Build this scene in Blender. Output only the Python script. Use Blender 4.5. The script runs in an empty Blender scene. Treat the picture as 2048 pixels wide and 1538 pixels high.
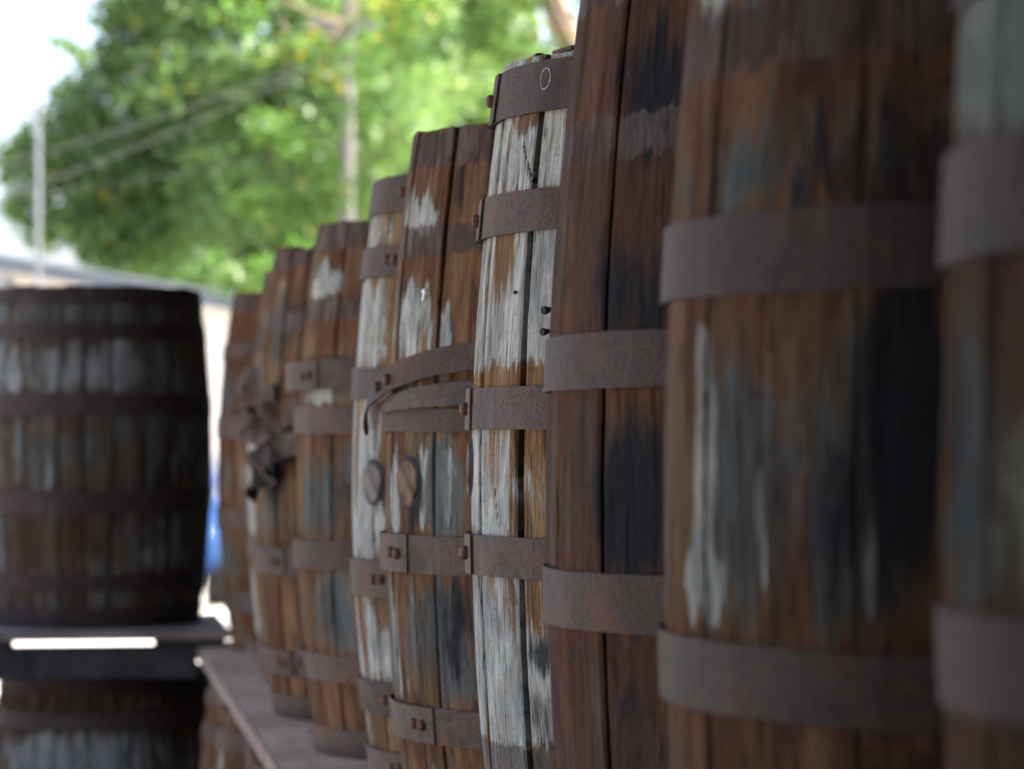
import bpy, math, random
import numpy as np
from mathutils import Vector, Matrix, noise as mnoise

random.seed(7)
R = math.radians
scene = bpy.context.scene
COL = scene.collection

# ------------------------------------------------------------------ camera
CAM_Z = 1.5
YAW = R(8.8)
PITCH = math.atan(91 / 5900)
cam_d = bpy.data.cameras.new('camera')
cam_d.sensor_width = 36
cam_d.lens = 5900 / 2048 * 36
cam_d.clip_start = 0.05
cam_d.clip_end = 2000
cam_d.dof.use_dof = True
cam_d.dof.focus_distance = 3.12
cam_d.dof.aperture_fstop = 6.2
cam_d.dof.aperture_blades = 0
cam = bpy.data.objects.new('camera', cam_d)
COL.objects.link(cam)
cam.location = (0, 0, CAM_Z)
cam.rotation_euler = (math.pi / 2 + PITCH, 0, -YAW)
scene.camera = cam

# ------------------------------------------------------------------ world and sun
SUN_EL, SUN_AZ = 54, 100          # azimuth clockwise from +Y (the direction of the row)
world = bpy.data.worlds.new('World')
scene.world = world
world.use_nodes = True
wn = world.node_tree
bg = wn.nodes['Background']
sky = wn.nodes.new('ShaderNodeTexSky')
sky.sky_type = 'NISHITA'
sky.sun_disc = False
sky.sun_elevation = R(SUN_EL)
sky.sun_rotation = R(SUN_AZ)
sky.air_density = 0.55
sky.dust_density = 6.0
sky.ozone_density = 0.35
wn.links.new(sky.outputs[0], bg.inputs[0])
bg.inputs[1].default_value = 0.13

sun_d = bpy.data.lights.new('sun', 'SUN')
sun_d.energy = 2.7
sun_d.angle = R(0.53)
sun_d.color = (1.0, 0.95, 0.87)
sun = bpy.data.objects.new('sun', sun_d)
COL.objects.link(sun)
sdir = Vector((math.sin(R(SUN_AZ)) * math.cos(R(SUN_EL)), math.cos(R(SUN_AZ)) * math.cos(R(SUN_EL)), math.sin(R(SUN_EL))))
sun.rotation_euler = sdir.to_track_quat('Z', 'Y').to_euler()
sun.location = (20, 20, 40)

vs = scene.view_settings
vs.view_transform = 'Standard'
vs.look = 'None'
vs.gamma = 1
vs.use_curve_mapping = False
vs.exposure = 3.25
scene.cycles.use_denoising = True
scene.cycles.max_bounces = 7
scene.cycles.diffuse_bounces = 4
scene.cycles.glossy_bounces = 2
scene.cycles.transmission_bounces = 4
scene.cycles.sample_clamp_indirect = 6

# ------------------------------------------------------------------ helpers
def tag(o, label, cat, group=None, kind=None):
    if label: o['label'] = label
    if cat: o['category'] = cat
    if group: o['group'] = group
    if kind: o['kind'] = kind
    return o

def empty(name, loc=(0, 0, 0), rot=(0, 0, 0)):
    o = bpy.data.objects.new(name, None)
    o.empty_display_size = 0.1
    o.location = loc
    o.rotation_euler = rot
    COL.objects.link(o)
    return o

def link(name, me, mat=None, parent=None):
    o = bpy.data.objects.new(name, me)
    if mat is not None and not me.materials:
        me.materials.append(mat)
    COL.objects.link(o)
    if parent is not None:
        o.parent = parent
    return o

class MB:
    """collects verts and faces of one mesh"""
    def __init__(s):
        s.v = []; s.f = []
    def box(s, a, b, bev=0.0):
        x0, y0, z0 = a; x1, y1, z1 = b
        n = len(s.v)
        s.v += [(x0,y0,z0),(x1,y0,z0),(x1,y1,z0),(x0,y1,z0),(x0,y0,z1),(x1,y0,z1),(x1,y1,z1),(x0,y1,z1)]
        s.f += [tuple(n+i for i in q) for q in ((0,3,2,1),(4,5,6,7),(0,1,5,4),(1,2,6,5),(2,3,7,6),(3,0,4,7))]
        return s
    def tube(s, pts, rad, n=8, cap=True):
        rad = rad if hasattr(rad, '__len__') else [rad] * len(pts)
        P = [Vector(p) for p in pts]
        base = len(s.v)
        for i, p in enumerate(P):
            d = (P[min(i+1, len(P)-1)] - P[max(i-1, 0)]).normalized()
            a = Vector((0, 0, 1)) if abs(d.z) < 0.9 else Vector((1, 0, 0))
            u = d.cross(a).normalized(); w = d.cross(u)
            for k in range(n):
                t = 2 * math.pi * k / n
                s.v.append(tuple(p + (u * math.cos(t) + w * math.sin(t)) * rad[i]))
        for i in range(len(P) - 1):
            for k in range(n):
                a = base + i*n + k; b = base + i*n + (k+1) % n
                s.f.append((a, b, b + n, a + n))
        if cap:
            s.f.append(tuple(base + k for k in range(n))[::-1])
            s.f.append(tuple(base + (len(P)-1)*n + k for k in range(n)))
        return s
    def prism(s, poly, axis, a, b):
        """polygon (2-D) extruded along axis 'x' or 'y' from a to b"""
        n = len(s.v); m = len(poly)
        for t in (a, b):
            for p, q in poly:
                s.v.append((t, p, q) if axis == 'x' else (p, t, q))
        s.f.append(tuple(n + i for i in range(m)))
        s.f.append(tuple(n + m + i for i in range(m))[::-1])
        for i in range(m):
            j = (i + 1) % m
            s.f.append((n+i, n+m+i, n+m+j, n+j))
        return s
    def build(s, name, mat, parent=None, smooth=False, bevel=0.0):
        me = bpy.data.meshes.new(name)
        me.from_pydata(s.v, [], s.f)
        me.update()
        import bmesh
        bm = bmesh.new(); bm.from_mesh(me)
        bmesh.ops.recalc_face_normals(bm, faces=bm.faces)
        if bevel:
            bmesh.ops.bevel(bm, geom=list(bm.edges), offset=bevel, segments=2, affect='EDGES', clamp_overlap=True)
        bm.to_mesh(me); bm.free()
        if smooth:
            me.polygons.foreach_set('use_smooth', [True] * len(me.polygons))
        return link(name, me, mat, parent)

# ------------------------------------------------------------------ material helpers
def new_mat(name):
    m = bpy.data.materials.new(name)
    m.use_nodes = True
    nt = m.node_tree
    return m, nt, nt.nodes['Principled BSDF']

class NT:
    def __init__(s, nt): s.nt = nt
    def n(s, t, **kw):
        x = s.nt.nodes.new(t)
        for k, v in kw.items(): setattr(x, k, v)
        return x
    def lk(s, a, b): s.nt.links.new(a, b)
    def put(s, sock, v):
        if isinstance(v, bpy.types.NodeSocket): s.lk(v, sock)
        else: sock.default_value = v
    def math(s, op, a, b=0.0, c=0.0, clamp=False):
        x = s.n('ShaderNodeMath', operation=op, use_clamp=clamp)
        s.put(x.inputs[0], a); s.put(x.inputs[1], b)
        if op == 'MULTIPLY_ADD': s.put(x.inputs[2], c)
        return x.outputs[0]
    def ramp(s, v, lo, hi, a=0.0, b=1.0, smooth=True):
        x = s.n('ShaderNodeMapRange', interpolation_type='SMOOTHSTEP' if smooth else 'LINEAR')
        s.put(x.inputs[0], v); s.put(x.inputs[1], lo); s.put(x.inputs[2], hi); s.put(x.inputs[3], a); s.put(x.inputs[4], b)
        return x.outputs[0]
    def mix(s, f, a, b, mode='MIX'):
        x = s.n('ShaderNodeMix', data_type='RGBA', blend_type=mode)
        s.put(x.inputs[0], f); s.put(x.inputs[6], a); s.put(x.inputs[7], b)
        return x.outputs[2]
    def noise(s, vec, scale, detail=4, rough=0.55, dist=0.0):
        x = s.n('ShaderNodeTexNoise')
        s.put(x.inputs['Vector'], vec); s.put(x.inputs['Scale'], scale); s.put(x.inputs['Detail'], detail)
        s.put(x.inputs['Roughness'], rough); s.put(x.inputs['Distortion'], dist)
        return x.outputs[0]
    def vmul(s, vec, k):
        x = s.n('ShaderNodeVectorMath', operation='MULTIPLY')
        s.put(x.inputs[0], vec); x.inputs[1].default_value = k
        return x.outputs[0]
    def vadd(s, vec, k):
        x = s.n('ShaderNodeVectorMath', operation='ADD')
        s.put(x.inputs[0], vec); s.put(x.inputs[1], k)
        return x.outputs[0]
    def bump(s, h, strength, dist, normal=None):
        x = s.n('ShaderNodeBump')
        s.put(x.inputs['Height'], h); x.inputs['Strength'].default_value = strength; x.inputs['Distance'].default_value = dist
        if normal is not None: s.lk(normal, x.inputs['Normal'])
        return x.outputs[0]

def c4(r, g, b): return (r, g, b, 1)

# weathered oak: the attribute 'paint' holds where rust run-off (R), bleached wood (G), black mould and painted gap shade (B)
# and the mark of a lost hoop (A) lie on the barrel; noise breaks up their edges along the grain
def wood_material(name, brown=(0.078, 0.042, 0.020), tan=(0.23, 0.125, 0.045), pale=(0.46, 0.46, 0.385), rust=(0.100, 0.043, 0.020), orange=(0.235, 0.122, 0.050), slate=0.85, rustmix=0.9, orangeness=0.5):
    m, nt, bs = new_mat(name); N = NT(nt)
    sc = N.n('ShaderNodeAttribute', attribute_name='sc').outputs['Vector']
    pt = N.n('ShaderNodeAttribute', attribute_name='paint')
    sep = N.n('ShaderNodeSeparateColor'); N.lk(pt.outputs['Color'], sep.inputs[0])
    aR, aG, aB, aA = sep.outputs[0], sep.outputs[1], sep.outputs[2], pt.outputs['Alpha']
    def nse(k, off, det=6, rough=0.65, dist=0.4):
        return N.noise(N.vadd(N.vmul(sc, (k[0], k[1], 1)), off), 1.0, det, rough, dist)
    streak = nse((75, 5), (0, 0, 0))
    streak2 = nse((42, 3.6), (31, 7, 3))
    blot = nse((18, 8), (5, 50, 1), 7, 0.68, 0.7)
    cloud = nse((10, 2.8), (77, 13, 2), 6, 0.62)
    cloud2 = nse((13, 3.4), (12, 83, 4), 6, 0.62)
    fibre = nse((560, 24), (0, 0, 0), 5, 0.7, 0.8)
    coarse = nse((200, 8), (3, 0, 0), 4, 0.62, 1.2)
    crack = nse((240, 8.5), (9, 2, 8), 3, 0.5, 1.6)
    check = nse((60, 210), (4, 4, 9), 3, 0.5, 1.0)      # fine cross checking of the old surface
    def add(*a):
        o = N.math('MULTIPLY', a[0][0], a[0][1])
        for x, k in a[1:]: o = N.math('MULTIPLY_ADD', x, k, o)
        return o
    def mask(att, n_, amp, lo, hi):
        return N.ramp(N.math('MULTIPLY_ADD', N.math('SUBTRACT', n_, 0.5), amp, att), lo, hi)
    rag = add((streak, 0.45), (blot, 0.3), (fibre, 0.12), (coarse, 0.13))
    rag2 = add((streak2, 0.4), (blot, 0.3), (fibre, 0.15), (coarse, 0.15))
    m_rust = mask(aR, rag, 3.4, 0.34, 0.68)
    m_pale = mask(aG, rag2, 3.8, 0.42, 0.58)
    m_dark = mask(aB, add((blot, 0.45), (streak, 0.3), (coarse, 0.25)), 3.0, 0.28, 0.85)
    m_band = mask(aA, rag, 2.4, 0.34, 0.66)
    aS = N.n('ShaderNodeAttribute', attribute_name='slate').outputs['Fac']
    m_slate = N.math('MULTIPLY', mask(aS, add((streak, 0.4), (cloud2, 0.3), (blot, 0.3)), 3.6, 0.28, 0.92), N.ramp(aG, 0.45, 0.85, 1.0, 0.0))
    # bare wood: brown to tan, slate grey where the weather got at it, blackened in places
    base = N.mix(N.ramp(add((cloud2, 0.55), (streak, 0.45)), 0.40, 0.60), c4(*brown), c4(*tan))
    base = N.mix(N.ramp(add((cloud, 0.6), (streak2, 0.4)), 0.46, 0.57, 0, slate), base, c4(0.118, 0.130, 0.118))
    base = N.mix(N.ramp(add((cloud2, 0.5), (blot, 0.5)), 0.54, 0.66, 0, 0.7), base, c4(0.028, 0.028, 0.029))
    slc = N.mix(N.ramp(add((cloud, 0.5), (streak, 0.5)), 0.42, 0.6), c4(0.052, 0.066, 0.064), c4(0.118, 0.138, 0.128))
    palec = N.mix(N.ramp(blot, 0.38, 0.62), c4(pale[0]*0.55, pale[1]*0.57, pale[2]*0.60), c4(*pale))
    palec = N.mix(N.ramp(streak, 0.50, 0.68, 0, 0.6), palec, c4(pale[0]*0.70, pale[1]*0.56, pale[2]*0.42))
    rustc = N.mix(N.ramp(add((streak2, 0.5), (cloud, 0.5)), 0.58 - 0.26*orangeness, 0.72 - 0.22*orangeness), c4(*rust), c4(*orange))
    rustc = N.mix(N.ramp(blot, 0.55, 0.70, 0, 0.75), rustc, c4(rust[0]*0.4, rust[1]*0.45, rust[2]*0.6))
    col = N.mix(N.math('MULTIPLY', m_pale, 0.95), base, palec)
    col = N.mix(N.math('MULTIPLY', m_rust, rustmix), col, rustc)
    col = N.mix(N.math('MULTIPLY', m_slate, 0.84), col, slc)
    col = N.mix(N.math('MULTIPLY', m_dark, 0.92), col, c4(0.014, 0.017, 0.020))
    bandc = N.mix(N.ramp(blot, 0.4, 0.65), c4(0.058, 0.042, 0.036), c4(0.150, 0.118, 0.100))
    col = N.mix(N.math('MULTIPLY', m_band, 0.78), col, bandc)
    g = N.ramp(fibre, 0.28, 0.72, 0.48, 1.32, False)
    g2 = N.ramp(coarse, 0.3, 0.7, 0.72, 1.18, False)
    gc = N.ramp(crack, 0.33, 0.40, 0.32, 1.0)
    gk = N.ramp(check, 0.30, 0.38, 0.68, 1.0)
    gg = N.math('MULTIPLY', N.math('MULTIPLY', g, g2), N.math('MULTIPLY', gc, gk))
    cmb = N.n('ShaderNodeCombineColor')
    for i in range(3): N.lk(gg, cmb.inputs[i])
    col = N.mix(1.0, col, cmb.outputs[0], 'MULTIPLY')
    N.lk(col, bs.inputs['Base Color'])
    bs.inputs['Roughness'].default_value = 0.85
    bs.inputs['Specular IOR Level'].default_value = 0.08
    h = add((fibre, 0.5), (coarse, 0.7), (gc, 0.7), (gk, 0.2))
    N.lk(N.bump(h, 0.9, 0.003), bs.inputs['Normal'])
    return m

def hoop_material(name, tone=(0.083, 0.060, 0.046), warm=(0.130, 0.060, 0.030), dark=(0.045, 0.034, 0.036)):
    m, nt, bs = new_mat(name); N = NT(nt)
    tc = N.n('ShaderNodeTexCoord').outputs['Object']
    oi = N.n('ShaderNodeObjectInfo').outputs['Random']
    off = N.n('ShaderNodeCombineXYZ'); N.put(off.inputs[0], N.math('MULTIPLY', oi, 37.0)); N.put(off.inputs[2], N.math('MULTIPLY', oi, 11.0))
    v = N.vadd(tc, off.outputs[0])
    speck = N.noise(v, 480, 3, 0.75)
    pit = N.noise(v, 240, 4, 0.62)
    big = N.noise(v, 14, 5, 0.6, 0.5)
    run = N.noise(N.vmul(v, (40, 40, 6)), 1.0, 4, 0.6)
    col = N.mix(N.ramp(speck, 0.32, 0.68), c4(*[t*0.5 for t in tone]), c4(*[t*1.42 for t in tone]))
    col = N.mix(N.ramp(big, 0.48, 0.68, 0, 0.5), col, c4(*warm))
    col = N.mix(N.ramp(pit, 0.58, 0.64, 0, 0.9), col, c4(*dark))
    col = N.mix(N.ramp(run, 0.56, 0.72, 0, 0.45), col, c4(0.135, 0.112, 0.098))
    col = N.mix(N.ramp(N.noise(v, 30, 6, 0.7, 1.0), 0.56, 0.70, 0, 0.7), col, c4(0.036, 0.026, 0.025))
    patch = N.noise(v, 7, 5, 0.65, 0.8)
    col = N.mix(N.ramp(patch, 0.50, 0.64, 0, 0.55), col, c4(*[t*0.48 for t in tone]))
    col = N.mix(N.ramp(N.noise(N.vadd(v, (5, 3, 1)), 18, 6, 0.7, 0.6), 0.56, 0.68, 0, 0.6), col, c4(warm[0]*1.15, warm[1]*1.0, warm[2]*0.8))
    tv = N.n('ShaderNodeCombineColor')
    N.put(tv.inputs[0], N.ramp(oi, 0, 1, 0.78, 1.15, False)); N.put(tv.inputs[1], N.ramp(oi, 0, 1, 0.74, 1.14, False)); N.put(tv.inputs[2], N.ramp(oi, 0, 1, 0.70, 1.12, False))
    col = N.mix(1.0, col, tv.outputs[0], 'MULTIPLY')
    N.lk(col, bs.inputs['Base Color'])
    bs.inputs['Roughness'].default_value = 0.7
    bs.inputs['Specular IOR Level'].default_value = 0.14
    h = N.math('ADD', N.math('MULTIPLY', speck, 0.5), N.math('MULTIPLY', N.ramp(pit, 0.5, 0.68), -0.7))
    N.lk(N.bump(h, 0.6, 0.0012), bs.inputs['Normal'])
    return m

def plain(name, col, rough=0.7, var=0.25, scale=8, spec=0.12, metallic=0.0, bump=0.0, bscale=60, coat=0.0):
    m, nt, bs = new_mat(name); N = NT(nt)
    tc = N.n('ShaderNodeTexCoord').outputs['Object']
    nz = N.noise(tc, scale, 5, 0.6)
    c = N.mix(N.ramp(nz, 0.3, 0.7), c4(*[x*(1-var) for x in col]), c4(*[min(1, x*(1+var)) for x in col]))
    N.lk(c, bs.inputs['Base Color'])
    bs.inputs['Roughness'].default_value = rough
    bs.inputs['Specular IOR Level'].default_value = spec
    bs.inputs['Metallic'].default_value = metallic
    bs.inputs['Coat Weight'].default_value = coat
    if bump:
        N.lk(N.bump(N.noise(tc, bscale, 5, 0.6), bump, 0.004), bs.inputs['Normal'])
    return m

M = {}
M['wood'] = wood_material('weathered_oak')
M['wood_silver'] = wood_material('silvered_oak', pale=(0.48, 0.48, 0.41), brown=(0.12, 0.078, 0.040), orangeness=0.65, rust=(0.125, 0.064, 0.028), orange=(0.265, 0.145, 0.055), slate=0.7)
M['wood_red'] = wood_material('red_stained_oak', brown=(0.048, 0.027, 0.017), tan=(0.11, 0.056, 0.028), rust=(0.082, 0.036, 0.019), orange=(0.145, 0.064, 0.026), slate=0.3, orangeness=0.4)
M['wood_rust'] = wood_material('rust_soaked_oak', orangeness=0.5, rust=(0.105, 0.043, 0.020))
M['wood_green'] = wood_material('greened_oak', pale=(0.36, 0.385, 0.31), brown=(0.080, 0.050, 0.024), tan=(0.19, 0.12, 0.05))
M['wood_grey'] = wood_material('grey_oak', pale=(0.27, 0.28, 0.265), brown=(0.048, 0.036, 0.026), tan=(0.11, 0.072, 0.042), rust=(0.05, 0.026, 0.015), orange=(0.13, 0.065, 0.025))
M['hoop'] = hoop_material('rusted_hoop_steel')
M['hoop_dark'] = hoop_material('dark_hoop_steel', tone=(0.050, 0.034, 0.032), warm=(0.065, 0.034, 0.026), dark=(0.018, 0.014, 0.016))
M['rivet'] = plain('rusted_rivet', (0.11, 0.056, 0.034), 0.7, 0.35, 300)
M['head'] = plain('barrel_head_wood', (0.12, 0.085, 0.055), 0.85, 0.4, 12)
M['chalk'] = plain('chalk', (0.75, 0.74, 0.70), 0.9, 0.15, 200)
M['iron'] = plain('dark_nail', (0.03, 0.028, 0.028), 0.7, 0.3, 200)

# ------------------------------------------------------------------ barrels
def nz(x, y, z=0.0): return mnoise.noise(Vector((x, y, z)))

def wrap(a):
    while a <= -180: a += 360
    while a > 180: a -= 360
    return a

def smooth01(x):
    x = 0 if x < 0 else 1 if x > 1 else x
    return x * x * (3 - 2 * x)

HOOP_RIVET = None
def rivet_mesh():
    global HOOP_RIVET
    if HOOP_RIVET: return HOOP_RIVET
    v = []; f = []; n = 10
    for (x, r) in ((-0.002, 0.0072), (0.0028, 0.0078), (0.0056, 0.0066), (0.0068, 0.0035)):
        for k in range(n):
            t = 2*math.pi*k/n
            v.append((x, r*math.cos(t), r*math.sin(t)))
    for i in range(3):
        for k in range(n):
            f.append((i*n+k, i*n+(k+1) % n, (i+1)*n+(k+1) % n, (i+1)*n+k))
    f.append(tuple(3*n+k for k in range(n)))
    me = bpy.data.meshes.new('rivet'); me.from_pydata(v, [], f); me.materials.append(M['rivet'])
    me.polygons.foreach_set('use_smooth', [True]*len(me.polygons))
    HOOP_RIVET = me
    return me

def make_barrel(label, loc, H, rb, rh, hoops=(), bands=(), bounds=None, nstave=24, wood='wood', hoopm='hoop', base=(0.3, 0.3, 0.0),
                patches=(), gap=0.0016, seed=0, lean=(0, 0), rot=0.0, hires=(150, -115), cols=10, rows=70, group='barrels',
                stavevar=0.18, hoop_rust=1.0, grooves=(), head=True, lost=(), cham=0.0022, flatk=0.6, wide=()):
    rnd = random.Random(seed * 77 + 5)
    root = empty('barrel', loc, (lean[0], lean[1], 0))
    tag(root, label, 'barrel', group)
    prof = lambda z: rb - (rb - rh) * (2*z/H - 1)**2
    # stave boundaries (degrees)
    if bounds is None:
        ws = [rnd.uniform(0.75, 1.3) for _ in range(nstave)]
        tot = sum(ws); a = rot; bounds = []
        for w in ws:
            bounds.append(a); a += 360*w/tot
    else:
        fixed = sorted(b % 360 for b in bounds)
        out = []
        for i, b in enumerate(fixed):
            nxt = fixed[(i+1) % len(fixed)]
            span = (nxt - b) % 360
            out.append(b)
            k = max(1, round(span / 15)) if span > 24 else 1
            if k > 1:
                ws = [rnd.uniform(0.8, 1.25) for _ in range(k)]; t = sum(ws); acc = 0
                for w in ws[:-1]:
                    acc += w; out.append(b + span*acc/t)
        bounds = out
    n = len(bounds)
    def painter(th, z, jit):
        r_, p_, d_ = base[0], base[1] + jit[0], base[2]
        r_ += jit[1]
        d_ += jit[2]
        b_ = 0.0; s_ = 0.0
        lf = nz(th*0.045 + seed*9.1, z*3.1, seed)
        r_ += 0.16*lf
        p_ += 0.22*nz(th*0.07, z*4.0 + seed*3.7, 5.0+seed)
        for (zh, w) in [(h[0], h[1]) for h in hoops] + list(bands):
            if z < zh:
                dd = zh - w/2 - z
                ln = 0.055 + 0.07*nz(th*0.3, zh*9, seed) + 0.04*nz(th*1.1, zh*5, seed)
                k = math.exp(-max(dd, 0)/max(ln, 0.012)) if dd > 0 else 1
            else:
                dd = z - zh - w/2
                k = math.exp(-max(dd, 0)/max(0.008, 0.02 + 0.02*nz(th*0.5, zh*7, seed + 3))) if dd > 0 else 1
            r_ += 0.55*k*hoop_rust
            p_ -= 0.30*k
        for (zh, w) in bands:
            e = abs(z - zh + 0.007*nz(th*0.8, zh*9, seed) + 0.004*nz(th*2.6, zh*5, seed)) / (w/2)
            b_ = max(b_, (1 - smooth01((e - 0.7)/0.6)) * min(1.0, 0.95 + 0.6*nz(th*0.22, zh*6, seed + 8)))
        wz = 0.030*nz(th*0.55, z*5, seed + 2.2) + 0.022*nz(th*1.7, z*9, seed + 7.7) + 0.008*nz(th*4.1, z*22, 1.1)
        wt = 3.2*nz(th*0.25, z*9 + 3, seed + 4.4) + 1.2*nz(th*0.9, z*40, seed + 1.4)
        for (t, pth, pz, dth, dz, s) in patches:
            wk = min(1.0, dth/5.0)
            q = (wrap(th + wt*wk - pth)/dth)**2 + ((z + wz*min(1.0, dz/0.035) - pz)/dz)**2
            if q < 6:
                k = s * (1 - smooth01((math.sqrt(q) - 0.35)/1.6))
                if t == 'p': p_ += k; r_ -= 0.7*k
                elif t == 'r': r_ += k; p_ -= 0.5*k
                elif t == 'd': d_ += k; p_ -= 0.3*k
                elif t == 's': s_ += k; p_ -= 0.3*k; r_ -= 0.3*k
        return (r_, p_, d_, b_, s_)
    for i in range(n):
        if i in lost: continue
        a0 = bounds[i]; a1 = bounds[(i+1) % n]
        if a1 <= a0: a1 += 360
        mid = wrap((a0+a1)/2)
        hi = (mid > hires[0] or mid < hires[1])
        nc, nr = (cols, rows) if hi else (3, 14)
        half = R((a1 - a0)/2)
        ro = rnd.uniform(-0.0016, 0.0016)
        jt = (rnd.uniform(-1, 1)*stavevar, rnd.uniform(-1, 1)*stavevar*0.7, rnd.uniform(-1, 0.6)*stavevar*0.5)
        zt = H + rnd.uniform(-0.004, 0.003)
        uo = rnd.uniform(0, 50)
        g = gap * rnd.uniform(0.6, 1.5)
        gl = gr = 0.0
        for (wa, we, wp) in wide:
            if abs(wrap(a0 - wa)) < 0.3: gl = we; wpow = wp
            if abs(wrap(a1 - wa)) < 0.3: gr = we; wpow = wp
        V = []; SC = []; PT = []; Fc = []; SL = []
        ncol = nc + 3          # inner-left, outer 0..nc, inner-right
        for j in range(nr + 1):
            z = zt * j / nr
            pr = prof(min(max(z, 0), H)) + ro
            tips = []
            for c in range(nc + 1):
                s = -1 + 2*c/nc
                ang = R(mid) + s*(half - g/pr)
                if gl: ang += (1 - s)*0.5*gl*(z/H)**wpow/pr
                if gr: ang -= (1 + s)*0.5*gr*(z/H)**wpow/pr
                edge = abs(s)
                if hi and (c == 0 or c == nc):
                    ang += -s * 0.0010*(0.5 + nz(z*30, i*3.3 + c, seed))/pr
                flat = pr*(math.cos(half)/math.cos(s*half) - 1) * flatk     # staves are flatter than the circle
                r = pr + flat
                if c == 0 or c == nc: r -= cham
                if hi: r += 0.0007*nz(ang*25, z*14, seed + i)
                dd = 0.0
                for (gt0, gz0, gt1, gz1, gw) in grooves:
                    px, pz_ = math.degrees(ang), z
                    tx = (wrap(px-gt0))*0.0052; ty = pz_-gz0
                    bx = wrap(gt1-gt0)*0.0052; by = gz1-gz0
                    L = bx*bx+by*by
                    t = max(0, min(1, (tx*bx+ty*by)/L))
                    ds = math.hypot(tx-bx*t, ty-by*t) + 0.001*nz(z*160, ang*80)
                    if ds < gw*2:
                        k = 1 - smooth01((ds/gw - 0.3)/1.2)
                        r -= 0.003*k; dd = max(dd, k*1.3)
                tips.append((ang, r, dd))
            a_ = tips[0][0]; b_ = tips[-1][0]
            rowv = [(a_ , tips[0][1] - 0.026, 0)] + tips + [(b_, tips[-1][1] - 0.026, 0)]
            for (ang, r, dd) in rowv:
                zz = z
                if hi and j == nr: zz += 0.0015*nz(ang*60, 3, seed)
                V.append((r*math.cos(ang), r*math.sin(ang), zz))
                SC.append((ang*rb, z, uo))
                p = painter(wrap(math.degrees(ang)), z, jt)
                if (ang, r, dd) in (rowv[0], rowv[-1]): dd = 1.6  # gap walls painted near black: shade between staves put into the colour
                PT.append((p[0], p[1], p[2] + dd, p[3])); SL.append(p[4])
        for j in range(nr):
            for c in range(ncol - 1):
                a = j*ncol + c
                Fc.append((a, a+1, a+1+ncol, a+ncol))
        Fc.append(tuple(nr*ncol + c for c in range(ncol)))
        Fc.append(tuple(c for c in range(ncol))[::-1])
        me = bpy.data.meshes.new('stave')
        me.from_pydata(V, [], Fc)
        at = me.attributes.new('sc', 'FLOAT_VECTOR', 'POINT'); at.data.foreach_set('vector', np.array(SC, 'f').ravel())
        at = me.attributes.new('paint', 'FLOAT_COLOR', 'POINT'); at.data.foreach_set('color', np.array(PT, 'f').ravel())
        at = me.attributes.new('slate', 'FLOAT', 'POINT'); at.data.foreach_set('value', np.array(SL, 'f'))
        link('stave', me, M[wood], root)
    # hoops: (z, width, seam angle, standoff, tilt x deg, tilt y deg)
    for hi_, h in enumerate(hoops):
        z, w = h[0], h[1]
        seam = h[2] if len(h) > 2 else rnd.uniform(-60, 120)
        so = h[3] if len(h) > 3 else 0.0014
        tx, ty = (h[4], h[5]) if len(h) > 5 else (rnd.uniform(-0.5, 0.5), rnd.uniform(-0.5, 0.5))
        ho = make_hoop(root, prof, H, z, w, seam, so, tx, ty, hoopm, seed*13 + hi_)
    if head:
        hz = H - 0.028
        hr = prof(H) - 0.0285
        x = -hr; k = 0
        ws = [rnd.uniform(0.075, 0.12) for _ in range(12)]
        while x < hr - 0.01:
            x2 = min(hr, x + ws[k]); k += 1
            if hr - x2 < 0.03: x2 = hr
            pl = []
            m = 6
            for q in range(m+1):
                xx = x + 0.0008 + (x2 - x - 0.0016)*q/m
                pl.append((xx, math.sqrt(max(0, hr*hr - xx*xx))))
            poly = pl + [(px, -py) for px, py in pl[::-1]]
            cl = []
            for p in poly:
                if not cl or (abs(p[0]-cl[-1][0]) + abs(p[1]-cl[-1][1])) > 1e-5: cl.append(p)
            mb = MB(); nn = len(cl)
            for zz in (hz - 0.02, hz + rnd.uniform(-0.001, 0.001)):
                mb.v += [(a, b, zz) for a, b in cl]
            mb.f.append(tuple(range(nn))); mb.f.append(tuple(nn + t for t in range(nn)))
            for t in range(nn): mb.f.append((t, (t+1) % nn, nn+(t+1) % nn, nn+t))
            mb.build('head_board', M['head'], root)
            x = x2
    return root, prof

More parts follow.
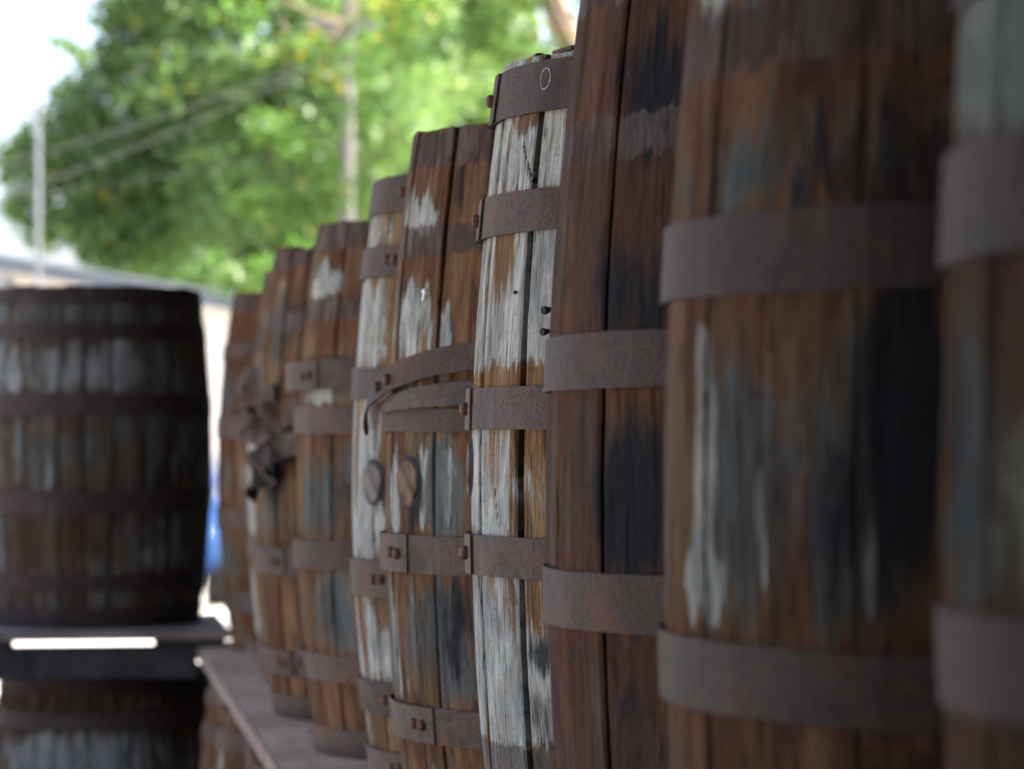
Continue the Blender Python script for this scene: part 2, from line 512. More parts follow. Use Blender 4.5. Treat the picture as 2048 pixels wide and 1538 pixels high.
def make_hoop(root, prof, H, z, w, seam, so, tx, ty, hoopm, seed, th0=None, th1=None):
    th = 0.0026
    segs = 120
    V = []; F = []
    over = 17
    s0 = seam - over - 360 if th0 is None else th0
    s1 = seam if th1 is None else th1
    ttx, tty = math.tan(R(tx)), math.tan(R(ty))
    for k in range(segs + 1):
        a = s0 + (s1 - s0)*k/segs
        ar = R(a)
        zc = z + (0.0011*nz(math.cos(ar)*3 + seed, math.sin(ar)*3, seed*1.7))
        lay = 0.0
        if th0 is None:
            # the last stretch lies on top of the first
            lay = th*1.15*smooth01((a - (seam - over - 15))/14.0)
        wob = 0.0016*nz(math.cos(ar)*5, math.sin(ar)*5 + seed, seed) + 0.0006*nz(ar*9, seed, 4)
        for (dz, dr) in ((-w/2, 0), (-w/2, th), (w/2, th), (w/2, 0)):
            jd = 0.0008*nz(ar*14, dz*100 + seed, 2) + 0.0005*nz(ar*45, dz*100 + seed, 6)
            zz = zc + dz + jd
            rr = prof(min(max(zz, 0), H)) + so + dr + lay + wob
            x, y = rr*math.cos(ar), rr*math.sin(ar)
            V.append((x, y, zz + x*tty + y*ttx))
    for k in range(segs):
        a = 4*k
        for q in range(4):
            F.append((a+q, a+(q+1) % 4, a+4+(q+1) % 4, a+4+q))
    F.append((0, 3, 2, 1)); e = 4*segs; F.append((e, e+1, e+2, e+3))
    me = bpy.data.meshes.new('hoop'); me.from_pydata(V, [], F)
    ho = link('hoop', me, M[hoopm], root)
    if th0 is None:
        for da in (-8.4, -4.6):
            ar = R(seam + da)
            rr = prof(min(max(z, 0), H)) + so + th*2.15
            rv = link('rivet', rivet_mesh(), None, ho)
            x, y = rr*math.cos(ar), rr*math.sin(ar)
            rv.location = (x, y, z + x*tty + y*ttx + 0.001*math.sin(seed+da))
            rv.rotation_euler = (0.3*da, 0, ar)
    return ho

def ribbon(name, root, pts, mat, th=0.0026, rivets=()):
    """bent strip of hoop steel: pts = (angle deg, z, radius, half width, lean of the strip outwards at its lower edge, degrees)"""
    # interpolate
    fine = []
    for i in range(len(pts) - 1):
        p0 = pts[max(i-1, 0)]; p1 = pts[i]; p2 = pts[i+1]; p3 = pts[min(i+2, len(pts)-1)]
        for k in range(10):
            t = k/10
            fine.append([0.5*((2*p1[q]) + (-p0[q]+p2[q])*t + (2*p0[q]-5*p1[q]+4*p2[q]-p3[q])*t*t + (-p0[q]+3*p1[q]-3*p2[q]+p3[q])*t**3) for q in range(5)])
    fine.append(list(pts[-1]))
    C = [Vector((p[2]*math.cos(R(p[0])), p[2]*math.sin(R(p[0])), p[1])) for p in fine]
    V = []; F = []
    for i, p in enumerate(fine):
        d = (C[min(i+1, len(C)-1)] - C[max(i-1, 0)]).normalized()
        rad = Vector((math.cos(R(p[0])), math.sin(R(p[0])), 0))
        wv = Vector((0, 0, 1)) * math.cos(R(p[4])) - rad * math.sin(R(p[4]))
        wv = (wv - d * wv.dot(d)).normalized()
        nrm = wv.cross(d).normalized()
        if nrm.dot(rad) < 0: nrm = -nrm
        for (sw, sn) in ((-1, 0), (-1, 1), (1, 1), (1, 0)):
            V.append(tuple(C[i] + wv*(sw*p[3]) + nrm*(sn*th)))
    for k in range(len(fine) - 1):
        a = 4*k
        for q in range(4):
            F.append((a+q, a+(q+1) % 4, a+4+(q+1) % 4, a+4+q))
    F.append((0, 3, 2, 1)); e = 4*(len(fine)-1); F.append((e, e+1, e+2, e+3))
    me = bpy.data.meshes.new(name); me.from_pydata(V, [], F)
    me.polygons.foreach_set('use_smooth', [False]*len(me.polygons))
    o = link(name, me, mat, root)
    for idx in rivets:
        p = fine[idx]
        rv = link('rivet', rivet_mesh(), None, o)
        rv.location = C[idx] + Vector((math.cos(R(p[0])), math.sin(R(p[0])), 0))*th
        rv.rotation_euler = (0, R(p[4]), R(p[0]))
    return o

def bung(root, prof, th, z, r=0.030, out=0.0035, mat=None):
    mb = MB(); n = 20
    pr = prof(z)
    rings = ((-0.012, r), (out*0.6, r), (out, r*0.88), (out*0.8, r*0.5))
    for (x, rr) in rings:
        for k in range(n):
            t = 2*math.pi*k/n
            q = rr*(1 + 0.03*math.sin(3*t))
            mb.v.append((x, q*math.cos(t), q*math.sin(t)))
    for i in range(len(rings)-1):
        for k in range(n):
            mb.f.append((i*n+k, i*n+(k+1) % n, (i+1)*n+(k+1) % n, (i+1)*n+k))
    mb.f.append(tuple((len(rings)-1)*n + k for k in range(n)))
    o = mb.build('bung', mat or M['bungwood'], root)
    rm = MB(); n = 24
    for (x, rr) in ((-0.006, r*1.0), (0.0012, r*1.01), (0.0014, r*1.10), (-0.001, r*1.2), (-0.006, r*1.2)):
        for k in range(n):
            t = 2*math.pi*k/n
            q = rr*(1 + 0.04*math.sin(2*t + 1))
            rm.v.append((x - q*q*math.cos(t)**2/(2*pr), q*math.cos(t), q*math.sin(t)))
    for i in range(4):
        for k in range(n):
            rm.f.append((i*n+k, i*n+(k+1) % n, (i+1)*n+(k+1) % n, (i+1)*n+k))
    rm.build('bung_rim', M['darkbeam'], o)
    o.location = (pr*math.cos(R(th)), pr*math.sin(R(th)), z)
    o.rotation_euler = (0, 0, R(th))
    return o

M['bungwood'] = plain('bung_wood', (0.13, 0.112, 0.09), 0.85, 0.45, 25, bump=0.5, bscale=150)

# ------------------------------------------------------------------ ground and the setting
SHELF = CAM_Z - 0.563

def ground_material():
    m, nt, bs = new_mat('pale_concrete_yard'); N = NT(nt)
    tc = N.n('ShaderNodeTexCoord').outputs['Object']
    a = N.noise(tc, 0.35, 5, 0.6); b = N.noise(tc, 9, 6, 0.65); c = N.noise(tc, 120, 3, 0.6)
    col = N.mix(N.ramp(a, 0.35, 0.7), c4(0.30, 0.285, 0.26), c4(0.40, 0.385, 0.36))
    col = N.mix(N.ramp(b, 0.4, 0.75, 0, 0.5), col, c4(0.30, 0.285, 0.26))
    N.lk(col, bs.inputs['Base Color'])
    bs.inputs['Roughness'].default_value = 0.9
    N.lk(N.bump(c, 0.4, 0.004), bs.inputs['Normal'])
    return m
mb = MB(); mb.v = [(-400, -60, 0), (400, -60, 0), (400, 900, 0), (-400, 900, 0)]; mb.f = [(0, 1, 2, 3)]
g = mb.build('ground', ground_material()); g['kind'] = 'structure'
mb = MB(); mb.v = [(-1.15, -3.3, 0.004), (2.99, -3.3, 0.004), (2.99, 9.6, 0.004), (-1.15, 9.6, 0.004)]; mb.f = [(0, 1, 2, 3)]
g = mb.build('low_bounce_floor', plain('low_bounce_dark', (0.055, 0.053, 0.05), 0.92, 0.25, 6, bump=0.4, bscale=90)); g['kind'] = 'structure'  # dark floor sheet added to cut light bounced up onto the barrels

def ray(px, py):
    """direction through a point of the view (used once, to lay out the far background)"""
    fw = Vector((math.sin(YAW)*math.cos(PITCH), math.cos(YAW)*math.cos(PITCH), math.sin(PITCH)))
    rt = Vector((math.cos(YAW), -math.sin(YAW), 0)); up = rt.cross(fw)
    return fw*5900 + rt*(px - 1024) + up*(769 - py)
def at(px, py, dist):
    d = ray(px, py); d = d * (dist / d.y)
    return Vector((d.x, d.y, CAM_Z + d.z))

# ------------------------------------------------------------------ steel shelf carrying the row
def shelf_material():
    m, nt, bs = new_mat('dusty_rusted_plate'); N = NT(nt)
    tc = N.n('ShaderNodeTexCoord').outputs['Object']
    a = N.noise(tc, 3.2, 6, 0.62, 0.6); b = N.noise(tc, 30, 5, 0.65); c = N.noise(tc, 260, 3, 0.6)
    col = N.mix(N.ramp(a, 0.35, 0.68), c4(0.42, 0.30, 0.20), c4(0.58, 0.45, 0.33))
    col = N.mix(N.ramp(b, 0.48, 0.75, 0, 0.7), col, c4(0.15, 0.085, 0.055))
    col = N.mix(N.ramp(c, 0.55, 0.7, 0, 0.4), col, c4(0.10, 0.065, 0.05))
    N.lk(col, bs.inputs['Base Color']); bs.inputs['Roughness'].default_value = 0.8; bs.inputs['Specular IOR Level'].default_value = 0.08
    N.lk(N.bump(N.math('ADD', b, c), 0.4, 0.003), bs.inputs['Normal'])
    return m
M['shelf'] = shelf_material()
M['post'] = plain('rusted_post_steel', (0.22, 0.155, 0.12), 0.8, 0.4, 15, bump=0.3)
M['darkbeam'] = plain('dark_timber', (0.045, 0.04, 0.04), 0.85, 0.35, 10, bump=0.4)
M['deckwood'] = plain('grey_deck_board', (0.20, 0.165, 0.145), 0.85, 0.3, 7, bump=0.5)

rack = empty('steel_shelf', (0.37, 4.0, 0))
tag(rack, 'rusty steel shelf on posts carrying the long row of barrels', 'shelf')
def part(name, mat, a, b, parent=rack, bevel=0.0, off=(0.37, 4.0, 0)):
    mbx = MB().box(tuple(p - o for p, o in zip(a, off)), tuple(p - o for p, o in zip(b, off)))
    return mbx.build(name, mat, parent, bevel=bevel)
yy = -0.6
for yl in (1.3, 1.45, 1.4, 1.35, 1.45, 1.58):
    part('deck_plate', M['shelf'], (0.374, yy + 0.002, SHELF - 0.010), (1.16, yy + yl - 0.002, SHELF))
    yy += yl
Y_END = yy
part('edge_angle', M['post'], (0.368, -0.6, SHELF - 0.034), (0.3735, Y_END, SHELF - 0.001))
part('edge_angle', M['post'], (1.1605, -0.6, SHELF - 0.034), (1.166, Y_END, SHELF - 0.001))
for y in (-0.2, 0.82, 1.82, 2.82, 3.82, 4.81, 5.83, 6.80):
    part('post', M['post'], (0.376, y, 0), (0.382, y + 0.035, SHELF - 0.0105))
    part('post', M['post'], (1.150, y, 0), (1.156, y + 0.035, SHELF - 0.0105))
    part('cross_bar', M['post'], (0.3825, y + 0.012, SHELF - 0.038), (1.1495, y + 0.018, SHELF - 0.0105))

# ------------------------------------------------------------------ the row of barrels
GR = 'barrels standing in the long row on the shelf'
V_ = -180
B = {}
B[10] = make_barrel('pale green grey barrel filling the right edge, nearest in the row', (0.751, 1.38, SHELF), 1.02, 0.312, 0.276,
    hoops=[(0.965, 0.05), (0.80, 0.045), (0.677, 0.057, 100), (0.450, 0.049, 60), (0.22, 0.045), (0.03, 0.05)], wood='wood_green', base=(0.22, 0.38, 0.1),
    patches=[('p', -178, 0.77, 20, 0.07, 1.0), ('s', 179, 0.54, 7, 0.08, 0.9), ('d', 176, 0.53, 4, 0.06, 0.3), ('p', -170, 0.55, 5, 0.07, 0.15), ('s', -163, 0.5, 6, 0.06, 0.6), ('r', -168, 0.61, 10, 0.035, 0.6), ('r', -172, 0.40, 14, 0.03, 0.5), ('p', -160, 0.6, 8, 0.1, 0.2)],
    seed=10, group=GR, cols=14, rows=90, gap=0.001)
B[9] = make_barrel('dark brown barrel with white paint streaks, second nearest in the row', (0.731, 2.02, SHELF), 1.01, 0.306, 0.270,
    hoops=[(0.682, 0.054, 80), (0.398, 0.048, 60), (0.17, 0.045), (0.03, 0.05)], bands=[(0.828, 0.047), (0.96, 0.05)], wood='wood_rust', base=(0.24, 0.06, 0.12),
    patches=[('p', -167, 0.872, 8, 0.028, 1.2), ('r', -167, 0.766, 7, 0.03, 0.35), ('p', -165, 0.733, 6, 0.022, 0.5), ('d', -135, 0.73, 8, 0.035, 0.6), ('d', -149, 0.735, 5, 0.03, 0.4),
             ('p', -168, 0.62, 1.5, 0.014, 1.1), ('p', -167, 0.60, 1.5, 0.02, 1.1), ('p', -166, 0.572, 1.9, 0.022, 1.2), ('p', -166, 0.545, 2.1, 0.022, 1.2), ('p', -166.5, 0.515, 2.0, 0.024, 1.2),
             ('p', -167.5, 0.482, 2.2, 0.02, 1.2), ('p', -167.5, 0.462, 4.0, 0.016, 1.2), ('p', -165, 0.446, 1.6, 0.02, 1.2), ('p', -162.5, 0.462, 1.3, 0.016, 1.0), ('p', -170, 0.45, 1.3, 0.016, 1.0),
             ('s', -160, 0.53, 8.5, 0.078, 0.95), ('s', -139, 0.53, 8, 0.09, 0.95), ('d', -133, 0.56, 5, 0.1, 0.45), ('s', -162, 0.735, 5, 0.03, 0.6), ('s', -150, 0.735, 7, 0.035, 0.55), ('r', -148, 0.54, 3, 0.09, 0.55), ('r', -158, 0.63, 14, 0.03, 0.45), ('r', -165, 0.77, 7, 0.03, 0.4), ('d', -155, 0.535, 4, 0.05, 0.4), ('p', -154.5, 0.53, 1.0, 0.02, 0.95), ('p', -153.5, 0.50, 1.0, 0.022, 0.95), ('p', -153, 0.472, 1.0, 0.02, 0.8),
             ('p', -137, 0.53, 2.4, 0.045, 0.62), ('p', -136, 0.47, 1.8, 0.035, 0.62), ('p', -138, 0.57, 1.5, 0.02, 0.4), ('d', -131, 0.57, 5, 0.07, 0.7), ('d', -142, 0.52, 3, 0.06, 0.5),
             ('r', -146, 0.5, 2.0, 0.08, 0.3), ('r', -162, 0.345, 10, 0.03, 0.3)],
    seed=9, group=GR, cols=18, rows=110, gap=0.0003, stavevar=0.1, cham=0.0008, flatk=0.2)
B[8] = make_barrel('dark red brown barrel with black patches, third nearest in the row', (0.750, 2.64, SHELF), 0.99, 0.306, 0.270,
    hoops=[(0.625, 0.049, 70), (0.411, 0.051, 60), (0.17, 0.045), (0.03, 0.05)], bands=[(0.819, 0.039), (0.965, 0.05)], wood='wood_red', base=(0.32, -0.02, 0.20),
    bounds=[-174.5, -157, -139, 168],
    patches=[('d', -148, 0.86, 6, 0.045, 0.9), ('d', -150, 0.675, 10, 0.035, 0.6), ('d', -150, 0.50, 7, 0.06, 1.0), ('p', -155, 0.862, 1.4, 0.028, 0.75), ('p', -165, 0.806, 7, 0.012, 0.5),
             ('p', -176.5, 0.80, 2.5, 0.2, 0.35), ('r', -168, 0.33, 6, 0.06, 0.4), ('p', -160, 0.34, 2, 0.05, 0.3), ('p', -152, 0.85, 1, 0.03, 0.3), ('d', -150, 0.30, 4, 0.05, 0.4)],
    seed=8, group=GR, cols=18, rows=120, gap=0.0014, stavevar=0.06, wide=[(-174.5, 0.0028, 1)])
B[7] = make_barrel('silver grey barrel with orange stains and five hoops, in sharp focus', (0.769, 3.26, SHELF), 0.972, 0.307, 0.270,
    hoops=[(0.936, 0.056, 181, 0.003), (0.798, 0.046, 180, 0.003), (0.586, 0.046, 182, 0.003), (0.428, 0.044, -176, 0.003, 0, 0.5), (0.03, 0.05)], bands=[(0.196, 0.05)], wood='wood_silver', base=(0.04, 0.92, 0.0),
    bounds=[-174.5, -154.5, -136, 172], hoop_rust=0.42,
    patches=[('r', -167, 0.745, 5, 0.03, 0.55), ('r', -172, 0.70, 3, 0.05, 0.3), ('r', -165, 0.616, 20, 0.014, 0.85), ('r', -145, 0.62, 9, 0.018, 0.6), ('r', -165, 0.52, 4, 0.05, 0.5), ('r', -157, 0.51, 2, 0.05, 0.45), ('p', -161, 0.50, 1.6, 0.05, 0.3), ('r', -148, 0.54, 6, 0.028, 0.75), ('r', -150, 0.47, 8, 0.02, 0.4),
             ('r', -168, 0.385, 3, 0.03, 0.5), ('r', -160, 0.36, 3, 0.04, 0.45), ('r', -148, 0.37, 4, 0.03, 0.5), ('d', -148, 0.324, 3.5, 0.02, 0.75), ('d', -150, 0.262, 5, 0.02, 0.5), ('d', -145, 0.2, 6, 0.03, 0.7), ('d', -160, 0.84, 1.2, 0.02, 0.0),
             ('d', -152, 0.88, 1.2, 0.012, 0.4), ('r', -160, 0.90, 4, 0.01, 0.5)],
    grooves=[(-161, 0.873, -157, 0.845, 0.0013), (-157, 0.845, -152.5, 0.812, 0.0016), (-166, 0.5, -164.5, 0.47, 0.001)],
    seed=7, group=GR, cols=30, rows=190, gap=0.0034, stavevar=0.06, hires=(160, -128))
B[6] = make_barrel('rust red barrel with bung and loose hoops slipped halfway down', (0.749, 3.90, SHELF), 0.956, 0.316, 0.278,
    hoops=[(0.578, 0.03, 60), (0.401, 0.049, -159, 0.002), (0.181, 0.047, -151, 0.002), (0.03, 0.05)], bands=[(0.930, 0.05), (0.808, 0.040)], wood='wood_rust', base=(0.14, 0.38, 0.05),
    bounds=[-172, -149.5, -158, 165],
    patches=[('r', -155, 0.90, 30, 0.03, 0.5), ('r', -140, 0.78, 12, 0.14, 0.6), ('r', -165, 0.77, 14, 0.02, 0.3), ('p', -159, 0.836, 6.5, 0.018, 0.9), ('p', -160, 0.856, 3, 0.028, 0.75), ('p', -171, 0.842, 3, 0.05, 0.7), ('p', -167, 0.85, 1.5, 0.03, 0.5), ('p', -148, 0.842, 1.5, 0.03, 0.6), ('s', -152, 0.84, 4, 0.02, 0.5), ('d', -144, 0.87, 4, 0.04, 0.5), ('p', -165, 0.715, 4, 0.04, 0.7), ('p', -156, 0.70, 4, 0.04, 0.7), ('p', -147, 0.70, 2.2, 0.04, 0.7),
             ('d', -157, 0.69, 3, 0.02, 0.4), ('s', -149, 0.48, 7, 0.06, 0.7), ('p', -153, 0.49, 1.6, 0.045, 0.6), ('p', -145, 0.50, 1.6, 0.05, 0.55), ('p', -170, 0.48, 2, 0.08, 0.5), ('p', -172, 0.28, 1.6, 0.08, 0.6), ('p', -150, 0.33, 1.2, 0.04, 0.4), ('s', -152, 0.30, 9, 0.06, 0.85), ('d', -146, 0.31, 4, 0.055, 0.5), ('p', -158, 0.33, 3, 0.05, 0.25), ('r', -168, 0.31, 4, 0.06, 0.4), ('d', -139, 0.3, 6, 0.08, 0.5), ('d', -160, 0.493, 6.2, 0.036, 0.8), ('r', -165, 0.53, 5, 0.03, 0.3)],
    seed=6, group=GR, cols=20, rows=140, gap=0.0009, stavevar=0.14, wide=[(-149.5, 0.0035, 3), (-172, 0.002, 2)])
B[5] = make_barrel('bleached barrel with bung and six hoops, half hidden behind rust red barrel', (0.769, 4.54, SHELF), 0.948, 0.316, 0.278,
    hoops=[(0.921, 0.055, -143), (0.816, 0.047, -147), (0.632, 0.049, 60), (0.337, 0.056, -149), (0.157, 0.049, -147), (0.058, 0.045, -147)], wood='wood_silver', base=(0.12, 0.74, 0.0), hoop_rust=0.7,
    patches=[('r', -176, 0.53, 3, 0.08, 0.5), ('r', -152, 0.86, 3, 0.03, 0.5), ('r', -173, 0.27, 5, 0.06, 0.6), ('s', -161, 0.26, 5, 0.05, 0.7), ('r', -150, 0.7, 3, 0.08, 0.5), ('r', -150, 0.53, 4, 0.06, 0.7), ('d', -159, 0.482, 6.5, 0.036, 0.7), ('r', -165, 0.1, 10, 0.03, 0.4)],
    seed=5, group=GR, cols=12, rows=90, gap=0.001)
B[4] = make_barrel('red brown barrel with a tilted hoop sticking out to the left', (0.734, 5.20, SHELF), 0.921, 0.316, 0.278,
    hoops=[(0.579, 0.047, 60), (0.349, 0.050, 165), (0.153, 0.047, -176), (0.026, 0.052, 168)], bands=[(0.898, 0.049), (0.772, 0.037)], wood='wood_rust', base=(0.18, 0.28, 0.05),
    patches=[('r', -145, 0.82, 14, 0.09, 0.5), ('p', -160, 0.808, 10, 0.018, 0.85), ('p', -162, 0.83, 5, 0.03, 0.7), ('p', -150, 0.815, 4, 0.028, 0.6), ('p', -140, 0.82, 3, 0.03, 0.5), ('d', -150, 0.85, 5, 0.03, 0.3), ('p', -156, 0.62, 9, 0.014, 0.9), ('s', -153, 0.44, 10, 0.06, 0.9), ('s', -150, 0.26, 9, 0.055, 0.9), ('p', -156, 0.27, 3, 0.04, 0.35), ('d', -148, 0.25, 4, 0.03, 0.4), ('d', -142, 0.45, 5, 0.05, 0.3), ('r', -155, 0.09, 12, 0.04, 0.4)],
    seed=4, group=GR, cols=12, rows=90, gap=0.0012)
B[3] = make_barrel('dark weathered barrel with torn hoops hanging crumpled from its middle', (0.712, 5.88, SHELF), 0.920, 0.316, 0.278,
    hoops=[(0.311, 0.055, -149), (0.109, 0.050, -149), (0.024, 0.040)], bands=[(0.899, 0.042), (0.775, 0.04)], wood='wood', base=(0.22, 0.22, 0.15),
    patches=[('r', -150, 0.9, 20, 0.04, 0.4), ('p', -160, 0.84, 4, 0.05, 0.5), ('d', -150, 0.78, 8, 0.06, 0.4), ('d', -156, 0.5, 6, 0.08, 0.5), ('s', -158, 0.42, 7, 0.06, 0.7), ('s', -158, 0.75, 8, 0.07, 0.6), ('r', -155, 0.2, 12, 0.06, 0.6)],
    seed=3, group=GR, cols=10, rows=70, gap=0.002)
B[2] = make_barrel('orange stained barrel with a torn hoop, second farthest in the row', (0.737, 6.56, SHELF), 0.911, 0.316, 0.278,
    hoops=[(0.307, 0.044, 150), (0.071, 0.050, 120)], bands=[(0.893, 0.036), (0.76, 0.04)], wood='wood', base=(0.22, 0.42, 0.05),
    patches=[('p', -160, 0.74, 6, 0.05, 0.6), ('p', -168, 0.42, 5, 0.09, 0.5), ('d', -160, 0.50, 3, 0.05, 0.6), ('r', -150, 0.6, 8, 0.06, 0.5)],
    seed=2, group=GR, cols=8, rows=60, gap=0.002)
B[1] = make_barrel('rust brown barrel at the far end of the row beside the dark barrel', (0.728, 7.62, SHELF), 0.912, 0.316, 0.276,
    hoops=[(0.763, 0.04, 60), (0.569, 0.055, 60), (0.337, 0.055, 80), (0.131, 0.055, 60)], bands=[(0.885, 0.045)], wood='wood_rust', base=(0.36, 0.2, 0.05),
    patches=[('r', -156, 0.83, 14, 0.05, 0.3), ('s', -163, 0.66, 8, 0.05, 0.9), ('s', -160, 0.24, 8, 0.05, 0.7), ('s', -162, 0.45, 6, 0.05, 0.5)],
    seed=1, group=GR, cols=8, rows=60, gap=0.001)

# bungs, loose hoops and small marks
bung(*B[5], -159.6, 0.484)
bung(*B[6], -160.5, 0.495, mat=plain('stained_bung_wood', (0.12, 0.078, 0.045), 0.85, 0.6, 35, bump=0.5, bscale=150))
bung(*B[7], 170.5, 0.52, out=0.005)
hm = M['hoop']
r6 = 0.316
ribbon('loose_hoop', B[6][0], [(-90, 0.668, 0.321, 0.0172, 0), (-120, 0.662, 0.321, 0.0172, 0), (-137, 0.655, 0.322, 0.0172, 0), (-146, 0.650, 0.324, 0.0172, 2), (-154, 0.642, 0.327, 0.0172, 4), (-161, 0.634, 0.330, 0.0170, 6),
        (-168, 0.623, 0.333, 0.0162, 8), (-174, 0.611, 0.336, 0.0145, 10), (-179, 0.598, 0.3385, 0.0115, 10), (-183, 0.584, 0.3395, 0.0095, 8), (-185.5, 0.570, 0.339, 0.007, 6), (-187, 0.557, 0.337, 0.003, 4)], hm, rivets=(55, 63))
ribbon('loose_hoop', B[6][0], [(-90, 0.611, 0.3225, 0.0150, 0), (-120, 0.611, 0.3225, 0.0150, 0), (-137, 0.610, 0.3225, 0.0150, 0), (-150, 0.606, 0.3230, 0.0140, 2), (-162, 0.600, 0.3240, 0.0115, 3),
        (-172, 0.594, 0.3250, 0.0080, 4), (-179, 0.590, 0.3255, 0.0045, 4)], hm)
make_hoop(B[4][0], lambda z: 0.329, 0.921, 0.668, 0.049, -150.5, 0.0, 0, 2.2, 'hoop', 44)
# torn and crumpled hoops on the two far barrels
ribbon('torn_hoop', B[3][0], [(-115, 0.60, 0.3225, 0.024, 0), (-138, 0.598, 0.3225, 0.024, 0), (-147, 0.590, 0.330, 0.027, 18), (-152, 0.575, 0.348, 0.030, -22), (-158, 0.560, 0.336, 0.032, 30), (-163, 0.575, 0.352, 0.028, -15), (-169, 0.600, 0.345, 0.022, 25), (-174, 0.628, 0.350, 0.012, 0)], hm)
ribbon('torn_hoop', B[3][0], [(-135, 0.540, 0.3225, 0.022, 0), (-146, 0.535, 0.328, 0.026, 10), (-151, 0.520, 0.345, 0.036, 30), (-156, 0.492, 0.342, 0.042, -12), (-160, 0.462, 0.350, 0.034, 22), (-163, 0.425, 0.338, 0.010, 0)], hm)
ribbon('torn_hoop', B[3][0], [(-155, 0.640, 0.3225, 0.016, 0), (-162, 0.628, 0.335, 0.022, 25), (-167, 0.600, 0.352, 0.026, -20), (-172, 0.570, 0.346, 0.024, 20), (-177, 0.545, 0.356, 0.012, 0)], hm)
ribbon('torn_hoop', B[2][0], [(-115, 0.58, 0.3215, 0.023, 0), (-145, 0.578, 0.3215, 0.023, 0), (-156, 0.585, 0.330, 0.025, 20), (-163, 0.600, 0.346, 0.026, -25), (-170, 0.590, 0.334, 0.024, 20), (-177, 0.565, 0.345, 0.012, 0)], hm)
ribbon('torn_hoop', B[2][0], [(-140, 0.672, 0.3215, 0.020, 0), (-156, 0.675, 0.324, 0.022, 5), (-165, 0.680, 0.336, 0.024, 22), (-172, 0.664, 0.330, 0.022, -10), (-179, 0.650, 0.338, 0.010, 0)], hm)

def on_surface(root, prof, th, z, out):
    r = prof(z) + out
    return Vector((r*math.cos(R(th)), r*math.sin(R(th)), z))
# chalked oval with a small tail on the top hoop of the sharp barrel
root7, prof7 = B[7]
pts = []
for k in range(27):
    t = R(-100 + 13.6*k)
    pts.append(on_surface(root7, prof7, -152.2 + 1.75*math.cos(t) + 0.06*math.sin(7*t), 0.9415 + 0.0115*math.sin(t) + 0.0004*math.sin(9*t), 0.0062))
pts.append(on_surface(root7, prof7, -153.2, 0.9265, 0.0062))
cm = MB().tube(pts, [0.00042 + 0.0002*math.sin(i*2.3) for i in range(len(pts))], 5).build('chalk_mark', M['chalk'], [o for o in root7.children if o.name.startswith('hoop')][0])
# nails in the right hand stave of the sharp barrel
for (th, z, s) in ((-146.5, 0.691, 1.0), (-146.8, 0.668, 0.9), (-158, 0.712, 0.45), (-149, 0.435, 0.0)):
    if s == 0: continue
    p = on_surface(root7, prof7, th, z, -0.002)
    d = Vector((math.cos(R(th)), math.sin(R(th)), -0.1))
    MB().tube([p, p + d*0.006*s, p + d*0.0062*s, p + d*0.010*s, p + d*0.0105*s], [0.0032*s, 0.003*s, 0.0048*s, 0.0044*s, 0.002*s], 9).build('nail', M['iron'], root7)
for (th, w, hh) in ((-163, 0.010, 0.004), (-151, 0.036, 0.0045)):
    p = on_surface(root7, prof7, th, 0.9715, -0.012)
    sp = MB().box((-0.006, -w/2, 0.0), (0.005, w/2, hh)).build('splinter', M['head'], root7, bevel=0.0015)
    sp.location = p; sp.rotation_euler = (0.08, 0.1, R(th))
p6 = on_surface(*B[6], -156, 0.737, 0.0005)
fl = MB()
for k, (a, b) in enumerate(((-.004, -.007), (.001, -.0075), (.003, -.002), (.006, .004), (.004, .008), (-.003, .006), (-.001, .001))):
    fl.v.append((0.0035 if k % 2 else 0.002, a, b))
for k, (a, b) in enumerate(((-.004, -.007), (.001, -.0075), (.003, -.002), (.006, .004), (.004, .008), (-.003, .006), (-.001, .001))):
    fl.v.append((-0.002, a, b))
fl.f = [tuple(range(7)), tuple(range(13, 6, -1))] + [(i, (i+1) % 7, 7+(i+1) % 7, 7+i) for i in range(7)]
f_ = fl.build('paint_fleck', M['chalk'], B[6][0]); f_.location = p6; f_.rotation_euler = (0, 0, R(-156))

# ------------------------------------------------------------------ barrels of the tier below the shelf
GL = 'barrels of the lower tier on the ground'
make_barrel('brown barrel under the shelf, farther of the two whose tops show', (0.625, 6.33, 0), 0.905, 0.310, 0.272,
    hoops=[(0.845, 0.04, 150), (0.76, 0.04), (0.57, 0.045), (0.33, 0.045), (0.14, 0.045), (0.03, 0.045)], base=(0.36, 0.36, 0.0), seed=21, group=GL, cols=6, rows=40,
    patches=[('p', -165, 0.80, 5, 0.025, 0.9), ('r', -150, 0.7, 15, 0.05, 0.4)])
make_barrel('barrel in deep shade under the shelf corner next to the pallet barrel', (0.655, 7.32, 0), 0.900, 0.310, 0.272,
    hoops=[(0.845, 0.04, 150), (0.76, 0.04), (0.57, 0.045), (0.33, 0.045), (0.14, 0.045), (0.03, 0.045)], base=(0.36, 0.2, 0.2), seed=23, group=GL, cols=5, rows=30)
make_barrel('barrel under the shelf with a wide grey top hoop, nearer one', (0.632, 5.34, 0), 0.900, 0.310, 0.272,
    hoops=[(0.865, 0.06, 150), (0.77, 0.04), (0.57, 0.045), (0.33, 0.045), (0.14, 0.045), (0.03, 0.045)], base=(0.3, 0.45, 0.0), seed=22, group=GL, cols=6, rows=40)

